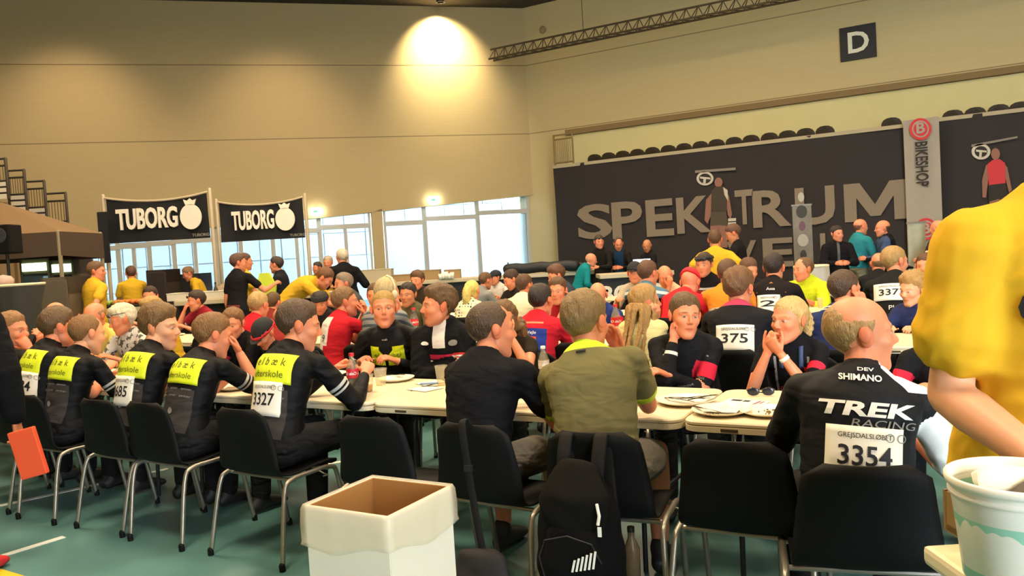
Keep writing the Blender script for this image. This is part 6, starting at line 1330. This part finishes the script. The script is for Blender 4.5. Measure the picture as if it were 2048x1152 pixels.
# sparse things on the farther tables
k = 0
for px_, r_ in ((90, 1), (215, 1), (345, 1), (480, 1), (640, 2), (720, 1), (850, 2), (905, 2), (1000, 2), (1140, 2), (1215, 2), (1245, 1), (1300, 2), (1420, 2), (1530, 2), (1640, 2), (1665, 1), (1720, 2), (1120, 3), (1250, 3)):
    y = ROW[r_]+rng.uniform(.15, .6); q = atY(px_, 600, y); x = float(q[0]); k += 1; kind = ('plate', 'cup', 'paper')[k % 3]
    near = 'on the %s row of tables, item %s along it from the left' % (nth[r_], ['one', 'two', 'three', 'four', 'five', 'six', 'seven', 'eight', 'nine', 'ten', 'eleven', 'twelve', 'thirteen', 'fourteen', 'fifteen', 'sixteen', 'seventeen', 'eighteen', 'nineteen', 'twenty'][k-1])
    if kind == 'plate': g = G(); g.lathe([(0, .004), (.07, .004), (.115, .02), (.115, .017), (.07, 0), (0, 0)], n=28); tag(g.obj('plate', M_plate, None, (x, y, TZ), smooth=True), 'white plate '+near, 'plate')
    elif kind == 'cup': c = cup(0, 0, 'clear plastic cup '+near, .4 if k % 2 else 0, loc=(x, y, TZ))
    else: g = G(); g.box((0, 0, .006), (.3, .21, .010), bev=.003); tag(g.obj('newspaper', M_paper, None, (x, y, TZ), rng.uniform(-.5, .5)), 'folded paper '+near, 'paper')
# teal and red things
q = atD(534, 572, 12.2); g = G(); g.plate([(-.09, -.2), (.12, -.22), (.15, .0), (.06, .2), (-.08, .2), (-.14, .02)], (0, 0, 0), (1, 0, 0), (0, 0, 1), .06); tag(g.obj('safety_vest', mat('vest', 'c6d83a', .7, bump=.4, bscale=9), None, (float(q[0]), float(q[1]), float(q[2])), .5), 'neon green bundle held out in front of the person in the black jacket', 'vest')
q = atD(1275, 512, 14.6); t = thing('laptop', 'bright laptop screen on the right bar next to the bald person', 'laptop', (float(q[0]), float(q[1])+.25, 1.02), .5); g = G(); g.box((0, 0, .012), (.34, .24, .02), bev=.004); g.obj('base', M_dsteel, t); g = G(); g.box((0, .13, .13), (.34, .012, .22)); g.obj('lid', M_dsteel, t); g = G(); g.box((0, .122, .13), (.32, .003, .20)); g.obj('screen', mat('screen', 'dceaf8', .4, emit=2.5), t)

# ------------------------------------------------------------------ cardboard bin with plastic liner
bz = .70; x0, y0 = [float(v) for v in atZ(610, 1012, bz)[:2]]; x1, y1 = [float(v) for v in atZ(900, 970, bz)[:2]]; w = .355; bx, by = (x0+x1)/2, (y0+y1)/2+.0
bn_ = thing('cardboard_bin', 'tall white cardboard bin with a clear plastic liner in the foreground', 'bin', (bx, by, 0), 0); g = G(); h = w/2; tk = .006
for c, d in (((0, -h, bz/2), (w, tk, bz)), ((0, h, bz/2), (w, tk, bz)), ((-h, 0, bz/2), (tk, w, bz)), ((h, 0, bz/2), (tk, w, bz)), ((0, 0, .01), (w, w, .01))): g.box(c, d)
g.obj('box', mat('bin_white', 'e4dcc6', .75, bump=.05, bscale=3), bn_)
g = G(); e = h-tk
for c, d in (((0, -e, bz/2), (w-2*tk, .004, bz-.004)), ((0, e, bz/2), (w-2*tk, .004, bz-.004)), ((-e, 0, bz/2), (.004, w-2*tk, bz-.004)), ((e, 0, bz/2), (.004, w-2*tk, bz-.004))): g.box(c, d)
g.obj('inner_lining', mat('kraft_inside', 'a8773c', .8), bn_, label if False else None)
g = G(); V = []; N = 72; lv_ = [(-.006, -.25), (-.006, -.02), (-.003, .004), (.004, .006), (.009, -.01), (.012, -.06), (.011, -.115), (.014, -.128), (.009, -.132)]
def sq(a, r): 
    c, s_ = cos(a), sin(a); k = 1/max(abs(c), abs(s_)); return c*k*r, s_*k*r
for off, dz in lv_:
    for k in range(N):
        a = 2*pi*k/N+pi/4; X, Y_ = sq(a, h+tk/2+off); wv = (.0014*sin(a*13)+.0012*sin(a*7+2)) if off > .005 or dz < -.1 else 0; r = 1+(wv+ (.001 if wv else 0))/h
        sag = -.02*sin(a*3+1) if dz < -.09 and off > 0 else 0; V.append((X*r, Y_*r, bz+dz+sag))
F = [[i*N+k, i*N+(k+1) % N, (i+1)*N+(k+1) % N, (i+1)*N+k] for i in range(len(lv_)-1) for k in range(N)]
m = glassy('liner', 'f8f2e2', .62, .2); link('plastic_liner', mesh_from('liner', V, F, True), m, bn_)

# ------------------------------------------------------------------ backpack and shoulder bag on the chairs
M_pack = mat('pack_black', '09090a', .9, spec=.12, bump=.5, bscale=18); M_pack2 = mat('pack_brown', '110f0c', .9, spec=.12, bump=.5, bscale=14); M_str = mat('strap_grey', '191715', .8, spec=.2)
pxc = cx(1182, 864)-.0; pk = thing('backpack', 'black backpack with white stripe mark hanging on the chair behind the man in olive', 'backpack', (pxc, yc-.385, .0), radians(6))
g = G()
g.tube([(0, .03, .12), (0, .02, .2), (0, .0, .35), (0, .01, .52), (0, .03, .66)], [(.13, .07), (.17, .10), (.175, .115), (.16, .10), (.10, .05)], 22); V, F = remesh(g.V, g.F, .012, 4); V = V+pnoise(V, 30, 1)[:, None]*.004; link('main_body', mesh_from('mb', V, F, True), M_pack, pk)
g = G(); g.tube([(0, -.075, .24), (0, -.09, .36), (0, -.08, .48)], [(.105, .04), (.12, .055), (.10, .035)], 18); V, F = remesh(g.V, g.F, .010, 3); link('front_pocket', mesh_from('fp', V, F, True), M_pack, pk)
g = G(); g.tube([(0, -.03, .50), (0, -.05, .60), (0, .0, .69)], [(.13, .075), (.135, .07), (.09, .05)], 18); V, F = remesh(g.V, g.F, .012, 3); V = V+pnoise(V, 40, 5)[:, None]*.004; link('top_flap', mesh_from('tf', V, F, True), M_pack2, pk)
for s_ in (-1, 1):
    g = G(); g.tube(smoothpath([(s_*.06, .04, .62), (s_*.07, .06, .72), (s_*.07, .11, .80), (s_*.075, .135, .74), (s_*.10, .10, .5), (s_*.13, .06, .2)], 4), [(.028, .007)]*21, 8); g.obj('shoulder_strap', M_str, pk, smooth=True)
g = G()
for k in range(6): x = -.035+.016*k+.05; g.plate([(x, .36+.004*k), (x+.008, .36+.004*k), (x+.020, .405+.008*k), (x+.012, .405+.008*k)], (0, -.150, 0), (1, 0, 0), (0, 0, 1), .002)
g.obj('stripe_mark', M_logo, pk)
g = G(); g.tube([(.11, -.105, .60), (.12, -.115, .56), (.115, -.12, .53)], [(.006, .003)]*3, 6); g.box((.12, -.12, .505), (.014, .004, .035)); g.obj('zip_puller', M_logo, pk)
g = G(); g.tube([(-.10, -.125, .32), (-.12, -.12, .39), (-.09, -.130, .46), (.0, -.136, .485), (.09, -.130, .46), (.12, -.12, .39)], .003, 6); g.obj('zip', M_dsteel, pk)
xb_ = cx(968, 850); sb2 = thing('shoulder_bag', 'dark bag on a long strap hanging from the chair of the black T-shirt', 'bag', (xb_-.02, yc-.33, 0), 0)
g = G(); g.tube(smoothpath([(-.02, .05, .80), (-.03, .03, .835), (-.02, -.01, .80), (.0, .0, .55), (.03, .0, .34), (.04, .01, .26)], 5), [(.017, .004)]*26, 8, (1, 0, 0)); g.obj('strap', M_str, sb2, smooth=True)
g = G(); g.box((-.004, -.006, .64), (.04, .014, .03), bev=.003); g.obj('buckle', M_dsteel, sb2)
g = G(); g.tube([(.03, 0, .05), (.03, 0, .15), (.03, 0, .27)], [(.13, .05), (.15, .06), (.12, .04)], 18); V, F = remesh(g.V, g.F, .011, 3); V = V+pnoise(V, 35, 2)[:, None]*.005; link('pouch', mesh_from('po', V, F, True), mat('bag_brown', '1f1a18', .8, bump=.5, bscale=14), sb2)
x, y = on(1268, 1148, .0); g = None
t = thing('water_bottle', 'dark clear bottle standing on the floor beside the backpack', 'bottle', (float(atZ(1266, 1140, .05)[0]), float(atZ(1266, 1140, .05)[1]), 0)); g = G(); g.lathe([(0, 0), (.034, 0), (.036, .15), (.016, .2), (.016, .23)], n=18); g.obj('body', glassy('bottle_dim', 'b09a78', .6, .1), t, smooth=True); g = G(); g.lathe([(0, .25), (.017, .25), (.017, .228), (0, .228)], n=14); g.obj('cap', M_dsteel, t)

# ------------------------------------------------------------------ bucket, its box and table at the lower right
br = .145; BS = .735; q = atD(2040, 948, 1.31); X, Y_, Z_ = map(float, q); bh = .235*BS; zb_ = Z_-bh
tt = thing('serving_table', 'table under the white bucket in the lower right corner, mostly outside the picture', 'table', (X-.07, Y_-.10, 0), radians(30)); g = G(); g.box((.48, .09, zb_-.02), (.90, .26, .035), bev=.01); g.obj('tabletop', M_white, tt)
for a, b in ((.10, -.01), (.85, -.01), (.10, .19), (.85, .19)): g = G(); g.tube([(a, b, 0), (a, b, zb_-.04)], .016, 8); g.obj('leg', M_dsteel, tt)
bk_ = thing('plastic_bucket', 'white plastic bucket with green band and clouds, filled with rubbish', 'bucket', (X, Y_, zb_)); bk_.scale = (BS, BS, BS); m = bpy.data.materials.new('bucket_print'); m.use_nodes = True; nt = m.node_tree; L = nt.links; b = nt.nodes['Principled BSDF']; b.inputs['Roughness'].default_value = .35
tc = nt.nodes.new('ShaderNodeTexCoord'); sp = nt.nodes.new('ShaderNodeSeparateXYZ'); L.new(tc.outputs['Object'], sp.inputs[0]); vo = nt.nodes.new('ShaderNodeTexVoronoi'); vo.feature = 'SMOOTH_F1'; vo.inputs['Scale'].default_value = 26; vo.inputs['Smoothness'].default_value = .3
mp = nt.nodes.new('ShaderNodeMapping'); mp.inputs['Scale'].default_value = (1, 1, .25); L.new(tc.outputs['Object'], mp.inputs[0]); L.new(mp.outputs[0], vo.inputs['Vector'])
def mth(op, a, bb):
    n = nt.nodes.new('ShaderNodeMath'); n.operation = op
    for i, q_ in enumerate((a, bb)):
        if isinstance(q_, (int, float)): n.inputs[i].default_value = q_
        else: L.new(q_, n.inputs[i])
    return n.outputs[0]
edge = mth('SUBTRACT', .158, mth('MULTIPLY', vo.outputs['Distance'], .05)); mk = mth('MULTIPLY', mth('GREATER_THAN', sp.outputs[2], edge), mth('LESS_THAN', sp.outputs[2], .192)); mk2 = mth('LESS_THAN', sp.outputs[2], .03)
mk = mth('MAXIMUM', mk, mk2); mx = nt.nodes.new('ShaderNodeMixRGB'); L.new(mk, mx.inputs[0]); mx.inputs[1].default_value = (*lin('e6e2d2'), 1); mx.inputs[2].default_value = (*lin('93c8ae'), 1); L.new(mx.outputs[0], b.inputs['Base Color'])
g = G(); g.lathe([(0, 0), (br*.80, 0), (br*.82, .004), (br*.955, .192), (br*.955, .193)], n=56); g.obj('printed_wall', m, bk_, smooth=True)
g = G(); g.lathe([(br*.955, .19), (br*1.0, .192), (br*1.0, .200), (br*.97, .203), (br*.97, .214), (br*1.03, .216), (br*1.045, .222), (br*1.045, .232), (br*1.02, .236), (br*.985, .234), (br*.97, .20), (br*.80, .01), (0, .008)], n=56); g.obj('rim', mat('bucket_white', 'eae6d8', .35), bk_, smooth=True)
a0 = -2.05; 
for nm, rr, zc, col in (('printed_bottle', .018, .085, 'a9d2b4'), ('printed_bottle_top', .008, .135, '7fae58')):
    V = [];  n = 10
    for j in (0, 1):
        for i in range(n+1): a = radians(-78)+(-1+2*i/n)*rr/.13; z_ = zc+(-.03, .03)[j]*(1 if nm == 'printed_bottle' else .7); R_ = br*(.82+.135*z_/.192)+.0015; V.append((R_*cos(a), R_*sin(a), z_))
    F = [[i, i+1, n+2+i, n+1+i] for i in range(n)]; link(nm, mesh_from(nm, V, F, True), mat(nm, col, .4), bk_)
g = G(); 
tag(link('crumpled_paper', mesh_from('cp', *(lambda q_: (q_[0]+pnoise(q_[0], 60, 3)[:, None]*.012, q_[1]))(remesh(*ellip((-.025, .025, .150), (.05, .04, .028), 16), .006, 1)), False), M_paper, None, (X, Y_, zb_)), 'crumpled white paper in the top of the bucket', 'paper')
tag(link('dark_rubbish', mesh_from('dr', *(lambda q_: (q_[0]+pnoise(q_[0], 70, 5)[:, None]*.014, q_[1]))(remesh(*ellip((.035, -.01, .145), (.05, .045, .025), 16), .006, 1)), False), mat('rubbish_dark', '2c2018', .5), None, (X, Y_, zb_)), 'dark rubbish bag lying in the top of the bucket', 'rubbish')
q = atD(1962, 1020, 1.42); zt_ = float(q[2]); t = thing('wooden_box', 'brown wooden box beside and behind the white bucket', 'box', (float(q[0]), float(q[1]), 0), radians(30)); g = G(); g.box((.20, .12, (zt_+zb_)/2), (.40, .012, zt_-zb_)); g.box((.006, .07, (zt_+zb_)/2), (.012, .1, zt_-zb_)); g.box((.20, .07, zb_+.008), (.4, .1, .012)); g.V = [(a, b, c) for a, b, c in g.V]; g.obj('panel', mat('box_wood', '8a6a3a', .7, bump=.2, bscale=30), t)
# folder of the person at the left edge
a, b_ = atD(52, 862, 3.75), atD(62, 950, 3.75); g = G(); g.box((0, 0, 0), (.12, .03, .23), bev=.006); c = (a+b_)/2; o = g.obj('folder', mat('folder_orange', 'e0522c', .5), None, (float(c[0]), float(c[1]), float(c[2])), radians(40)); o.rotation_euler = (0, radians(-12), radians(35)); tag(o, 'orange-red folder held by the person in black at the left edge', 'folder')
for o in list(SC.objects):
    lb = o.get('label')
    if lb and o.parent is None:
        n_ = len(lb.split())
        if n_ > 16 or n_ < 4: print('LABEL', n_, o.name, lb)
COL.children.unlink(TMPC); bpy.data.collections.remove(TMPC)
